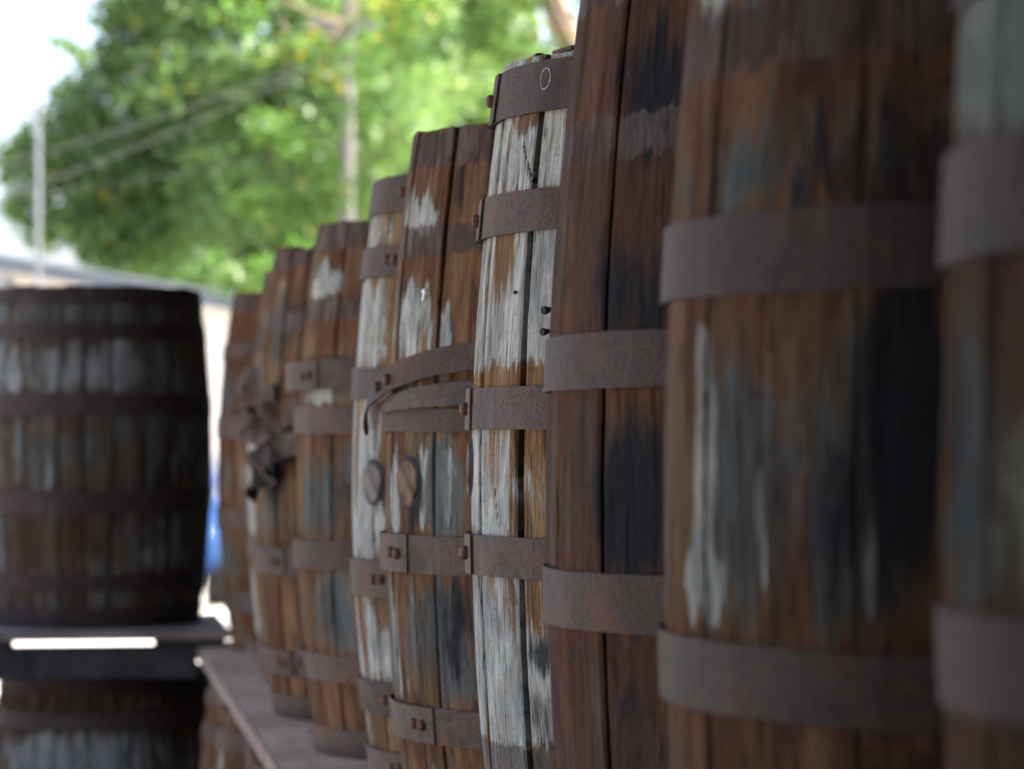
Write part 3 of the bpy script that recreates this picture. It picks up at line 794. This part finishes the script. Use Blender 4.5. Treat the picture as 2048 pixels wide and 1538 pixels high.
# ------------------------------------------------------------------ dark barrel on its pallet at the left
PZ = 0.978
make_barrel('dark grey brown barrel with six hoops standing on the pallet at left', (0.10, 8.15, PZ), 0.905, 0.325, 0.290,
    hoops=[(0.88, 0.045, 60, 0.0004), (0.782, 0.042, 60, 0.0004), (0.588, 0.055, 60, 0.0004), (0.335, 0.060, 90, 0.0004), (0.118, 0.042, 60, 0.0004), (0.025, 0.046, 60, 0.0004)], wood='wood_grey', hoopm='hoop_dark', base=(0.08, 0.44, 0.06),
    patches=[('p', -110, 0.69, 34, 0.055, 0.35), ('p', -75, 0.69, 30, 0.05, 0.3), ('s', -95, 0.83, 60, 0.025, 0.6), ('s', -85, 0.69, 40, 0.05, 0.5), ('r', -105, 0.5, 12, 0.06, 0.4), ('d', -70, 0.42, 14, 0.2, 0.35), ('r', -100, 0.22, 25, 0.06, 0.5), ('s', -110, 0.46, 30, 0.06, 0.5)],
    seed=31, hires=(181, 15), group=None, cols=8, rows=60, nstave=26, hoop_rust=0.6, flatk=0.25, stavevar=0.1)
make_barrel('dark barrel beneath the pallet at the lower left corner', (0.137, 8.12, 0), 0.855, 0.318, 0.276,
    hoops=[(0.825, 0.045, 60), (0.735, 0.045, 60), (0.55, 0.05, 60), (0.31, 0.05), (0.12, 0.045), (0.025, 0.045)], wood='wood_grey', hoopm='hoop_dark', base=(0.15, 0.55, 0.05),
    patches=[('p', -110, 0.66, 30, 0.06, 0.5)], seed=32, hires=(181, 1), group=None, cols=8, rows=60, nstave=26)

pal = empty('pallet', (0.05, 8.1, 0.857))
tag(pal, 'dark wooden pallet between the two stacked barrels at left', 'pallet')
po = (0.05, 8.1, 0.857)
def ppart(name, mat, a, b): return part(name, mat, a, b, pal, 0.002, po)
y = 7.70
while y < 8.45:
    ppart('deck_board', M['deckwood'], (-0.62, y, PZ - 0.022), (0.455, y + 0.12, PZ - 0.001 - random.uniform(0, 0.002)))
    y += 0.128
for (x0, x1) in ((-0.40, -0.115), (0.278, 0.345)):
    ppart('block', M['darkbeam'], (x0, 7.71, PZ - 0.041), (x1, 7.80, PZ - 0.0225))
    for y0 in (8.04, 8.36):
        ppart('block', M['darkbeam'], (x0, y0, PZ - 0.098), (x1, y0 + 0.09, PZ - 0.0225))
ppart('bottom_beam', M['darkbeam'], (-0.60, 7.705, PZ - 0.121), (0.366, 7.805, PZ - 0.0415))
ppart('block', M['darkbeam'], (0.3455, 7.71, PZ - 0.0390), (0.44, 7.80, PZ - 0.0225))
for y0 in (8.03, 8.355):
    ppart('bottom_beam', M['darkbeam'], (-0.60, y0, PZ - 0.121), (0.36, y0 + 0.10, PZ - 0.0985))

# ------------------------------------------------------------------ unseen building added to throw shade over the barrels
M['corr'] = plain('corrugated_cladding', (0.085, 0.082, 0.08), 0.7, 0.15, 2)
M['roofsheet'] = plain('roof_sheet', (0.11, 0.125, 0.14), 0.5, 0.12, 2)
wh = empty('shade_warehouse', (3.2, 5, 0))
tag(wh, 'tall grey corrugated shade building added out of view right of the barrel row', 'shade_warehouse')
mb = MB(); n = 0
y = -7.0; k = 0
while y <= 15.6:
    x = 3.0 + (0.02 if k % 2 else 0.0)
    mb.v += [(x - 3.2, y - 5, 0), (x - 3.2, y - 5, 7.0)]
    if n: mb.f.append((2*n-2, 2*n, 2*n+1, 2*n-1))
    n += 1; y += 0.075; k += 1
mb.build('wall', M['corr'], wh)
MB().box((0.0, -12, 0), (9.0, 10.58, 6.98)).build('wall', M['corr'], wh)
MB().prism([(-0.75, 6.95), (9.6, 8.9), (9.6, 9.0), (-0.75, 7.05)], 'y', -12.4, 10.9).build('roof', M['roofsheet'], wh)

MB().prism([(-4.3, 3.23), (-0.19, 3.75), (-0.19, 3.81), (-4.3, 3.29)], 'y', -8.398, 4.6).build('shade_canopy', M['roofsheet'], wh)  # canopy added out of view to cut skylight from above
for yv in (-7.6, -4.6, -1.4, 1.6, 4.4):
    MB().box((-3.95, yv, 0), (-3.87, yv + 0.08, 3.19)).build('shade_canopy_post', M['post'], wh)
    MB().box((-4.0, yv + 0.005, 3.191), (-0.2, yv + 0.075, 3.255)).build('shade_canopy_beam', M['post'], wh)
MB().box((-9.5, -8.6, 0), (-0.21, -8.4, 4.2)).build('wall', M['corr'], wh)  # wall added behind the camera to block light from that side
MB().box((-4.15, -8.39, 0), (-4.05, -3.15, 3.235)).build('wall', M['corr'], wh)  # left wall added out of view to darken the barrels' right sides

# ------------------------------------------------------------------ far background: shed, pole, car, trees
M['cream'] = plain('cream_render', (0.42, 0.36, 0.28), 0.85, 0.06, 3, bump=0.1)
M['whitewall'] = plain('white_render', (0.50, 0.485, 0.45), 0.85, 0.05, 2, bump=0.1)
M['fascia'] = plain('grey_fascia', (0.085, 0.105, 0.125), 0.5, 0.08, 5)
M['darkglass'] = plain('dark_window_glass', (0.02, 0.025, 0.03), 0.08, 0.1, 1, spec=0.6)

shed = empty('shed', (-2.5, 32, 0))
tag(shed, 'white walled shed with sloping grey metal roof behind the dark barrel', 'shed')
so_ = Vector((-2.5, 32, 0))
a = at(22, 540, 32); b = at(760, 668, 32)
x0, z0, x1, z1 = a.x - so_.x, a.z, b.x - so_.x, b.z
MB().prism([(x0, 0), (x1, 0), (x1, z1 + 0.02), (x0, z0 + 0.02)], 'y', 0.0, 5.0).build('wall', M['whitewall'], shed)
c = at(-110, 497, 31.6); d = at(800, 655, 31.6)
xa, za, xb, zb = c.x - so_.x, c.z, d.x - so_.x, d.z
MB().prism([(xa, za - 0.13), (xb, zb - 0.13), (xb, zb), (xa, za)], 'y', -0.42, -0.36).build('fascia', M['fascia'], shed)
MB().prism([(xa - .05, za + 0.003), (xb + .05, zb + 0.003), (xb + .05, zb + 0.05), (xa - .05, za + 0.05)], 'y', -0.46, 5.4).build('roof', M['roofsheet'], shed)
MB().prism([(xa, za - 0.125), (xb, zb - 0.125), (xb, zb - 0.10), (xa, za - 0.10)], 'y', -0.355, -0.004).build('soffit', M['cream'], shed)
MB().box((x0 - 0.06, -0.10, 0), (x0 + 0.02, -0.006, z0 - 0.12)).build('downpipe', M['darkbeam'], shed)
for (px0, px1) in ((120, 240), (560, 660)):
    p0 = at(px0, 700, 32); p1 = at(px1, 900, 32)
    w_ = MB().box((p0.x - so_.x, -0.05, p1.z), (p1.x - so_.x, -0.005, p0.z)).build('window', M['fascia'], shed)
    MB().box((p0.x - so_.x + .05, -0.056, p1.z + .05), (p1.x - so_.x - .05, -0.0505, p0.z - .05)).build('pane', M['darkglass'], w_)

M['galv'] = plain('galvanised_steel', (0.12, 0.13, 0.14), 0.6, 0.1, 4, metallic=0.0)
p = at(76, 210, 25)
po_ = empty('pole', (p.x, p.y, 0))
tag(po_, 'slim pale metal pole standing before the shed at far left', 'pole')
MB().tube([(0, 0, 0), (0, 0, p.z)], 0.024, 12).build('shaft', M['galv'], po_, smooth=False)
MB().tube([(0, 0, p.z + .001), (0, 0, p.z + 0.05), (0, 0, p.z + 0.07)], [0.03, 0.028, 0.01], 12).build('cap', M['galv'], po_)
MB().box((-0.09, -0.09, 0.0), (0.09, 0.09, 0.02)).build('base_plate', M['galv'], po_)

M['poleconc'] = plain('weathered_pole_concrete', (0.10, 0.095, 0.09), 0.9, 0.15, 5)
M['cable'] = plain('black_cable', (0.035, 0.036, 0.038), 0.6, 0.1, 5)
u = at(694, 85, 24)
up_ = empty('utility_pole', (u.x, u.y, 0))
tag(up_, 'grey utility pole half hidden among the green leaves', 'utility pole')
MB().tube([(0, 0, 0), (0, 0, 1.2), (0, 0, u.z + 0.5)], [0.075, 0.07, 0.052], 14).build('shaft', M['poleconc'], up_)
MB().box((-0.35, -0.09, u.z + 0.10), (0.35, -0.055, u.z + 0.17)).build('crossarm', M['poleconc'], up_)
for k, (pa, pb, sag, lab) in enumerate((((668, 104), (-60, 345), 0.06, 'upper of the two grey cables slanting across the green tree'), ((664, 112), (-60, 412), 0.08, 'second grey cable slanting across the tree, just under the upper one'), ((676, 285), (-60, 408), 0.03, 'faint lowest cable crossing the dark green foliage'))):
    A = at(*pa, 23.9); Bq = at(*pb, 21.5)
    pts = []
    for i in range(25):
        t = i/24
        q = A.lerp(Bq, t); q.z -= sag*4*t*(1-t); pts.append(q - A)
    co = MB().tube(pts, 0.004 if k < 2 else 0.002, 6).build('cable', M['cable'], None)
    co.location = A
    tag(co, lab, 'cable', 'cables from the utility pole')

# ------------------------------------------------------------------ blue car
M['bluepaint'] = plain('blue_car_paint', (0.004, 0.022, 0.075), 0.45, 0.03, 1, spec=0.06)
M['tyre'] = plain('tyre_rubber', (0.02, 0.02, 0.02), 0.85, 0.2, 20)
M['rim'] = plain('wheel_rim', (0.5, 0.5, 0.52), 0.35, 0.05, 5, metallic=0.8)
M['lamp'] = plain('lamp_lens', (0.85, 0.86, 0.88), 0.08, 0.03, 4, spec=0.6, coat=1.0)
M['redlamp'] = plain('red_lamp_lens', (0.35, 0.01, 0.01), 0.15, 0.03, 4)
cpos = at(424, 1080, 24.6)
car = empty('car', (cpos.x - 0.62, cpos.y + 2.0, 0), (0, 0, R(-4)))
tag(car, 'blue car parked in sunlight, seen through the gap beside the dark barrel', 'car')
# lofted body, front towards -Y
st = [(-2.02, 0.36, 0.62, 0.58), (-1.95, 0.24, 0.70, 0.74), (-1.6, 0.20, 0.80, 0.84), (-0.9, 0.19, 0.93, 0.87), (0.0, 0.19, 0.96, 0.88), (1.0, 0.19, 0.97, 0.88), (1.7, 0.22, 0.98, 0.85), (1.98, 0.28, 0.92, 0.78), (2.05, 0.42, 0.75, 0.66)]
def loft(sts, n=16, ex=3.2):
    mbx = MB()
    for (yv, zl, zh, hw) in sts:
        for k in range(n):
            t = 2*math.pi*(k + .5)/n
            cx, sx = math.cos(t), math.sin(t)
            mbx.v.append((hw*math.copysign(abs(cx)**(2/ex), cx), yv, (zl+zh)/2 + (zh-zl)/2*math.copysign(abs(sx)**(2/ex), sx)))
    for i in range(len(sts)-1):
        for k in range(n):
            mbx.f.append((i*n+k, i*n+(k+1) % n, (i+1)*n+(k+1) % n, (i+1)*n+k))
    mbx.f.append(tuple(range(n))); mbx.f.append(tuple((len(sts)-1)*n+k for k in range(n)))
    return mbx
loft(st).build('body', M['bluepaint'], car, smooth=True)
cab = [(-0.95, 0.90, 0.955, 0.74), (-0.6, 0.90, 1.17, 0.72), (-0.15, 0.90, 1.40, 0.66), (0.5, 0.90, 1.46, 0.645), (1.2, 0.90, 1.43, 0.64), (1.75, 0.90, 1.22, 0.66), (1.95, 0.90, 0.97, 0.70)]
loft(cab, 16, 4.0).build('cabin_glass', M['darkglass'], car, smooth=True)
rf = [(-0.2, 1.385, 1.435, 0.60), (0.1, 1.40, 1.475, 0.63), (0.6, 1.41, 1.495, 0.64), (1.2, 1.40, 1.465, 0.63), (1.5, 1.33, 1.40, 0.60)]
loft(rf, 16, 3.0).build('roof', M['bluepaint'], car, smooth=True)
for sx in (-1, 1):
    MB().tube([(sx*0.74, -0.92, 0.96), (sx*0.715, -0.5, 1.21), (sx*0.64, -0.12, 1.42)], 0.035, 6).build('pillar', M['bluepaint'], car)
    MB().tube([(sx*0.70, 0.55, 0.96), (sx*0.655, 0.55, 1.44)], 0.035, 6).build('pillar', M['bluepaint'], car)
    MB().tube([(sx*0.70, 1.9, 0.96), (sx*0.66, 1.72, 1.24), (sx*0.62, 1.45, 1.40)], 0.05, 6).build('pillar', M['bluepaint'], car)
    loft([(-2.0, 0.58, 0.70, 0.02), (-1.97, 0.56, 0.73, 0.12), (-1.80, 0.57, 0.75, 0.14), (-1.72, 0.6, 0.72, 0.05)], 12, 2.4).build('headlight', M['lamp'], car, smooth=True).location = (sx*0.60, 0.0, 0)
    MB().box((sx*0.62 - 0.12, 1.97, 0.70), (sx*0.62 + 0.12, 2.02, 0.84)).build('tail_lamp', M['redlamp'], car)
    MB().box((sx*0.90 - 0.08, -0.78, 0.93), (sx*0.90 + 0.08, -0.66, 1.05)).build('wing_mirror', M['bluepaint'], car, bevel=0.02)
    for yv in (-1.28, 1.28):
        wt = MB().tube([(sx*0.90, yv, 0.31), (sx*0.88, yv, 0.31), (sx*0.70, yv, 0.31), (sx*0.69, yv, 0.31)], [0.27, 0.31, 0.31, 0.27], 24).build('wheel', M['tyre'], car)
        MB().tube([(sx*0.901, yv, 0.31), (sx*0.915, yv, 0.31)], [0.2, 0.17], 16).build('rim', M['rim'], wt)
MB().box((-0.26, -2.045, 0.36), (0.26, -2.02, 0.47)).build('number_plate', M['whitewall'], car)
MB().box((-0.42, -2.03, 0.52), (0.42, -2.00, 0.62)).build('grille', M['darkglass'], car)

# ------------------------------------------------------------------ trees
def leaf_material(name, dark, light, yellow, ymix=0.1):
    m = bpy.data.materials.new(name); m.use_nodes = True
    nt = m.node_tree; N = NT(nt)
    for x in list(nt.nodes): nt.nodes.remove(x)
    out = N.n('ShaderNodeOutputMaterial')
    at_ = N.n('ShaderNodeAttribute', attribute_name='tint')
    s = N.n('ShaderNodeSeparateColor'); N.lk(at_.outputs['Color'], s.inputs[0])
    col = N.mix(s.outputs[0], c4(*dark), c4(*light))
    col = N.mix(s.outputs[1], col, c4(*yellow))
    dif = N.n('ShaderNodeBsdfDiffuse'); N.lk(col, dif.inputs[0])
    trc = N.mix(1.0, col, c4(1.15, 1.3, 0.75), 'MULTIPLY')
    tr = N.n('ShaderNodeBsdfTranslucent'); N.lk(trc, tr.inputs[0])
    gl = N.n('ShaderNodeBsdfGlossy'); gl.inputs['Roughness'].default_value = 0.38; gl.inputs[0].default_value = (0.9, 0.9, 0.9, 1)
    mx = N.n('ShaderNodeMixShader'); mx.inputs[0].default_value = 0.5; N.lk(dif.outputs[0], mx.inputs[1]); N.lk(tr.outputs[0], mx.inputs[2])
    mg = N.n('ShaderNodeMixShader'); mg.inputs[0].default_value = 0.015; N.lk(mx.outputs[0], mg.inputs[1]); N.lk(gl.outputs[0], mg.inputs[2])
    N.lk(mg.outputs[0], out.inputs[0])
    return m
M['leaf'] = leaf_material('green_leaves', (0.078, 0.138, 0.056), (0.118, 0.188, 0.060), (0.36, 0.26, 0.02))
M['leaf_light'] = leaf_material('light_green_leaves', (0.035, 0.08, 0.022), (0.078, 0.145, 0.035), (0.26, 0.19, 0.015))
M['bark'] = plain('tree_bark', (0.19, 0.145, 0.105), 0.9, 0.3, 8, bump=0.6, bscale=30)

def leaves(name, parent, clusters, mat, size, seed, yellow=0.03, flat=0.75):
    """clusters: (x, y, z, radius, number, tint) -> one mesh of folded leaves"""
    rs = np.random.RandomState(seed)
    P = []; T = []
    for (x, y, z, r, n, t, yl) in clusters:
        q = rs.normal(0, 1, (n, 3)); q /= np.linalg.norm(q, axis=1)[:, None] + 1e-9
        q *= (rs.uniform(0, 1, n)**0.45)[:, None] * r
        q[:, 2] *= flat
        P.append(q + np.array([x, y, z]))
        T.append(np.column_stack([np.clip(t + rs.normal(0, 0.22, n), 0, 1), (rs.uniform(0, 1, n) < yl)*rs.uniform(0.4, 1, n)]))
    P = np.concatenate(P); T = np.concatenate(T); n = len(P)
    d = rs.normal(0, 1, (n, 3)); d[:, 2] -= 0.5; d /= np.linalg.norm(d, axis=1)[:, None]
    w = np.cross(d, rs.normal(0, 1, (n, 3)) + np.array([0, 0, 1.2])); w /= np.linalg.norm(w, axis=1)[:, None] + 1e-9
    nn = np.cross(w, d)
    L = (size*rs.uniform(0.6, 1.25, n))[:, None]
    v = np.empty((n, 4, 3))
    v[:, 0] = P; v[:, 1] = P + d*L*0.5 + w*L*0.30 + nn*L*0.10; v[:, 2] = P + d*L; v[:, 3] = P + d*L*0.5 - w*L*0.30 + nn*L*0.10
    me = bpy.data.meshes.new(name)
    me.vertices.add(n*4); me.vertices.foreach_set('co', v.ravel())
    me.loops.add(n*4); me.loops.foreach_set('vertex_index', np.arange(n*4))
    me.polygons.add(n); me.polygons.foreach_set('loop_start', np.arange(n)*4); me.polygons.foreach_set('loop_total', np.full(n, 4))
    me.update(calc_edges=True)
    at_ = me.attributes.new('tint', 'FLOAT_COLOR', 'POINT')
    c = np.ones((n, 4, 4), 'f'); c[:, :, 0] = T[:, None, 0]; c[:, :, 1] = T[:, None, 1]; c[:, :, 2] = 0
    at_.data.foreach_set('color', c.ravel())
    return link(name, me, mat, parent)

def make_tree(label, base, trunk_top, crown_c, crown_r, ncl, nleaf, mat, size, seed, yellow=0.02, tint=(0.2, 0.8), limbs=5, trunk_r=0.16, extra=(), clr=(0.55, 0.95), group=None):
    root = empty('tree', base)
    tag(root, label, 'tree', group)
    rs = np.random.RandomState(seed)
    bx = Vector(base)
    cc = Vector(crown_c) - bx
    tt = Vector(trunk_top) - bx
    tr = MB()
    pts = [Vector((0, 0, 0)), tt*0.35 + Vector((0.08, 0.05, 0)), tt*0.7 + Vector((-0.06, 0.03, 0)), tt]
    tr.tube(pts, [trunk_r*1.3, trunk_r, trunk_r*0.85, trunk_r*0.7], 10)
    for k in range(limbs):
        a = 2*math.pi*k/limbs + rs.uniform(-.4, .4)
        e = cc + Vector((math.cos(a)*crown_r[0]*0.7, math.sin(a)*crown_r[1]*0.7, rs.uniform(-0.3, 0.6)*crown_r[2]))
        m1 = tt.lerp(e, 0.4) + Vector((0, 0, 0.25))
        tr.tube([tt - Vector((0, 0, .15)), m1, e], [trunk_r*0.55, trunk_r*0.35, trunk_r*0.1], 7)
    tr.build('trunk', M['bark'], root, smooth=True)
    cl = []
    for k in range(ncl):
        q = rs.normal(0, 1, 3); q /= np.linalg.norm(q)
        q *= rs.uniform(0.35, 1.0)**0.5
        h = (q[2]+1)/2
        cl.append((cc.x + q[0]*crown_r[0], cc.y + q[1]*crown_r[1], cc.z + q[2]*crown_r[2], rs.uniform(*clr), nleaf, rs.uniform(*tint), yellow))
    for (p, r, n, t, yl) in extra:
        p = Vector(p) - bx
        cl.append((p.x, p.y, p.z, r, n, t, yl))
    leaves('crown', root, cl, mat, size, seed, yellow)
    return root

# big tree behind the shed; its outline leaves the white sky free at the upper left
c0 = at(500, 190, 40)
ex = []
for (px, py, r, n) in ((110, 265, 0.55, 420), (60, 330, 0.5, 380), (50, 410, 0.42, 300), (170, 190, 0.55, 420), (230, 120, 0.5, 380), (240, 40, 0.5, 380), (140, 430, 0.6, 500), (220, 470, 0.6, 500), (120, 330, 0.5, 400), (280, -20, 0.6, 420), (30, 300, 0.3, 160), (250, 510, 0.6, 500), (200, 300, 0.6, 480), (260, 260, 0.6, 480), (200, 380, 0.55, 420), (290, 350, 0.6, 480), (170, 250, 0.5, 380), (300, 170, 0.6, 460), (90, 460, 0.4, 250), (330, 60, 0.6, 460), (330, 450, 0.6, 460)):
    ex.append((at(px, py, 39.5), r, n, 0.55, 0.01))
make_tree('big dense green tree rising behind the shed roof', (c0.x, c0.y, 0), (c0.x, c0.y, 3.4), (c0.x + 0.3, c0.y, c0.z + 0.4), (2.1, 2.4, 3.2), 95, 420, M['leaf'], 0.16, 11, extra=ex, tint=(0.1, 0.75), clr=(0.5, 0.95))
c1 = at(840, 230, 46)
make_tree('second green tree, behind the utility pole and to its right', (c1.x + 0.3, c1.y, 0), (c1.x + 0.3, c1.y, 3.2), (c1.x, c1.y, c1.z + 0.1), (2.4, 2.2, 3.0), 85, 420, M['leaf'], 0.17, 12, tint=(0.2, 0.85), yellow=0.02)
c2 = at(620, 470, 52)
make_tree('low dark tree filling the background just above the shed roof', (c2.x, c2.y, 0), (c2.x, c2.y, 1.8), (c2.x, c2.y, c2.z - 0.3), (4.0, 1.8, 2.2), 80, 380, M['leaf'], 0.18, 13, tint=(0.0, 0.5), yellow=0.0)
# nearer loose tree with pale sprays and yellowing leaves
e3 = []
for (px, py, r, n, t, yl, dd) in ((500, 405, 0.16, 70, 0.9, 0.02, 22), (555, 415, 0.2, 90, 0.9, 0.05, 22), (620, 425, 0.22, 100, 0.9, 0.08, 22), (530, 250, 0.2, 80, 0.9, 0, 22), (580, 280, 0.22, 90, 0.9, 0, 22), (470, 560, 0.18, 80, 0.9, 0, 23), (540, 545, 0.2, 80, 0.9, 0, 23), (440, 520, 0.12, 40, 0.9, 0, 23),
        (620, 90, 0.22, 60, 0.8, 0.45, 21), (520, 110, 0.16, 30, 0.8, 0.6, 21), (760, 20, 0.3, 110, 0.8, 0.5, 21), (860, 0, 0.25, 80, 0.8, 0.5, 21), (660, 150, 0.2, 60, 0.8, 0.25, 21), (720, 120, 0.25, 60, 0.8, 0.1, 22), (800, 90, 0.3, 90, 0.7, 0.05, 22), (900, 70, 0.3, 80, 0.7, 0.05, 22), (640, 330, 0.2, 60, 0.8, 0, 22),
        (720, 230, 0.25, 50, 0.7, 0, 22), (980, 80, 0.22, 50, 0.6, 0, 22), (985, 237, 0.045, 14, 0.9, 1.0, 22), (660, 390, 0.2, 60, 0.9, 0.1, 22), (600, 500, 0.2, 60, 0.8, 0, 23), (480, 30, 0.25, 70, 0.7, 0.05, 22), (1000, 20, 0.2, 50, 0.5, 0, 22)):
    e3.append((at(px, py, dd), r, n, t, yl*0.45))
c3 = at(1240, 40, 22)
t3 = make_tree('near tree with pale sprays and yellow leaves over the barrel tops', (c3.x, c3.y, 0), (c3.x, c3.y, 3.2), (c3.x, c3.y, 5.2), (1.5, 1.3, 1.2), 26, 130, M['leaf_light'], 0.10, 14, yellow=0.06, extra=e3, clr=(0.25, 0.5), trunk_r=0.12)
br = MB()
def bpts(lst, dist): return [at(px, py, dist) - Vector((c3.x, c3.y, 0)) for px, py in lst]
br.tube(bpts([(1240, 260), (1170, 150), (1120, 60), (1080, -30), (1010, -160)], 22), [0.085, 0.08, 0.075, 0.07, 0.05], 9)
br.tube(bpts([(1165, 150), (1090, 118), (1040, 125), (1000, 150)], 22), [0.04, 0.035, 0.025, 0.012], 7)
br.tube(bpts([(1010, -160), (860, -130), (740, -40), (700, 40), (640, 105)], 21.5), [0.045, 0.035, 0.03, 0.024, 0.010], 7)
br.tube(bpts([(705, 30), (670, 70), (620, 78), (575, 62), (560, 40)], 21.5), [0.02, 0.016, 0.013, 0.010, 0.006], 6)
br.tube(bpts([(690, 45), (650, 35), (600, 15), (550, -10)], 21.5), [0.016, 0.013, 0.01, 0.006], 6)
br.build('branch', M['bark'], t3, smooth=True)
# thin leafy twig hanging into the white sky
tw = empty('twig', at(35, 30, 26))
tag(tw, 'thin leafy twig against the white sky in the upper left corner', 'twig')
o0 = at(35, 30, 26)
tp = [at(*q, 26) - o0 for q in ((-40, 10), (35, 40), (80, 62), (130, 85), (190, 112))]
MB().tube(tp, [0.012, 0.009, 0.007, 0.005, 0.002], 6).build('stem', M['bark'], tw)
leaves('leaf_spray', tw, [((at(px, py, 26) - o0).x, (at(px, py, 26) - o0).y, (at(px, py, 26) - o0).z, r, n, 0.3, 0.0) for (px, py, r, n) in ((85, 66, 0.05, 10), (115, 80, 0.07, 26), (140, 92, 0.08, 40), (165, 105, 0.06, 22), (5, 38, 0.04, 8), (55, 50, 0.03, 6))], M['leaf'], 0.10, 5)['kind'] = 'stuff'

# ------------------------------------------------------------------ grass patch behind the rack
def grass():
    rs = np.random.RandomState(3)
    n = 9000
    x = rs.uniform(-5.0, -0.45, n); y = rs.uniform(13.2, 17.5, n)
    h = rs.uniform(0.04, 0.12, n); a = rs.uniform(0, 6.28, n); w = 0.008
    v = np.zeros((n, 3, 3))
    v[:, 0] = np.column_stack([x - w*np.cos(a), y - w*np.sin(a), np.zeros(n)])
    v[:, 1] = np.column_stack([x + w*np.cos(a), y + w*np.sin(a), np.zeros(n)])
    v[:, 2] = np.column_stack([x + rs.normal(0, .03, n), y + rs.normal(0, .03, n), h])
    me = bpy.data.meshes.new('grass')
    me.from_pydata(v.reshape(-1, 3).tolist(), [], [(3*i, 3*i+1, 3*i+2) for i in range(n)])
    at_ = me.attributes.new('tint', 'FLOAT_COLOR', 'POINT')
    c = np.ones((n, 3, 4), 'f'); c[:, :, 0] = rs.uniform(0.3, 1, n)[:, None]; c[:, :, 1] = (rs.uniform(0, 1, n) < 0.1)[:, None]*0.4
    at_.data.foreach_set('color', c.ravel())
    o = link('grass', me, M['leaf_light'])
    tag(o, 'patch of yellow green grass beyond the pallet', 'grass', kind='stuff')
grass()
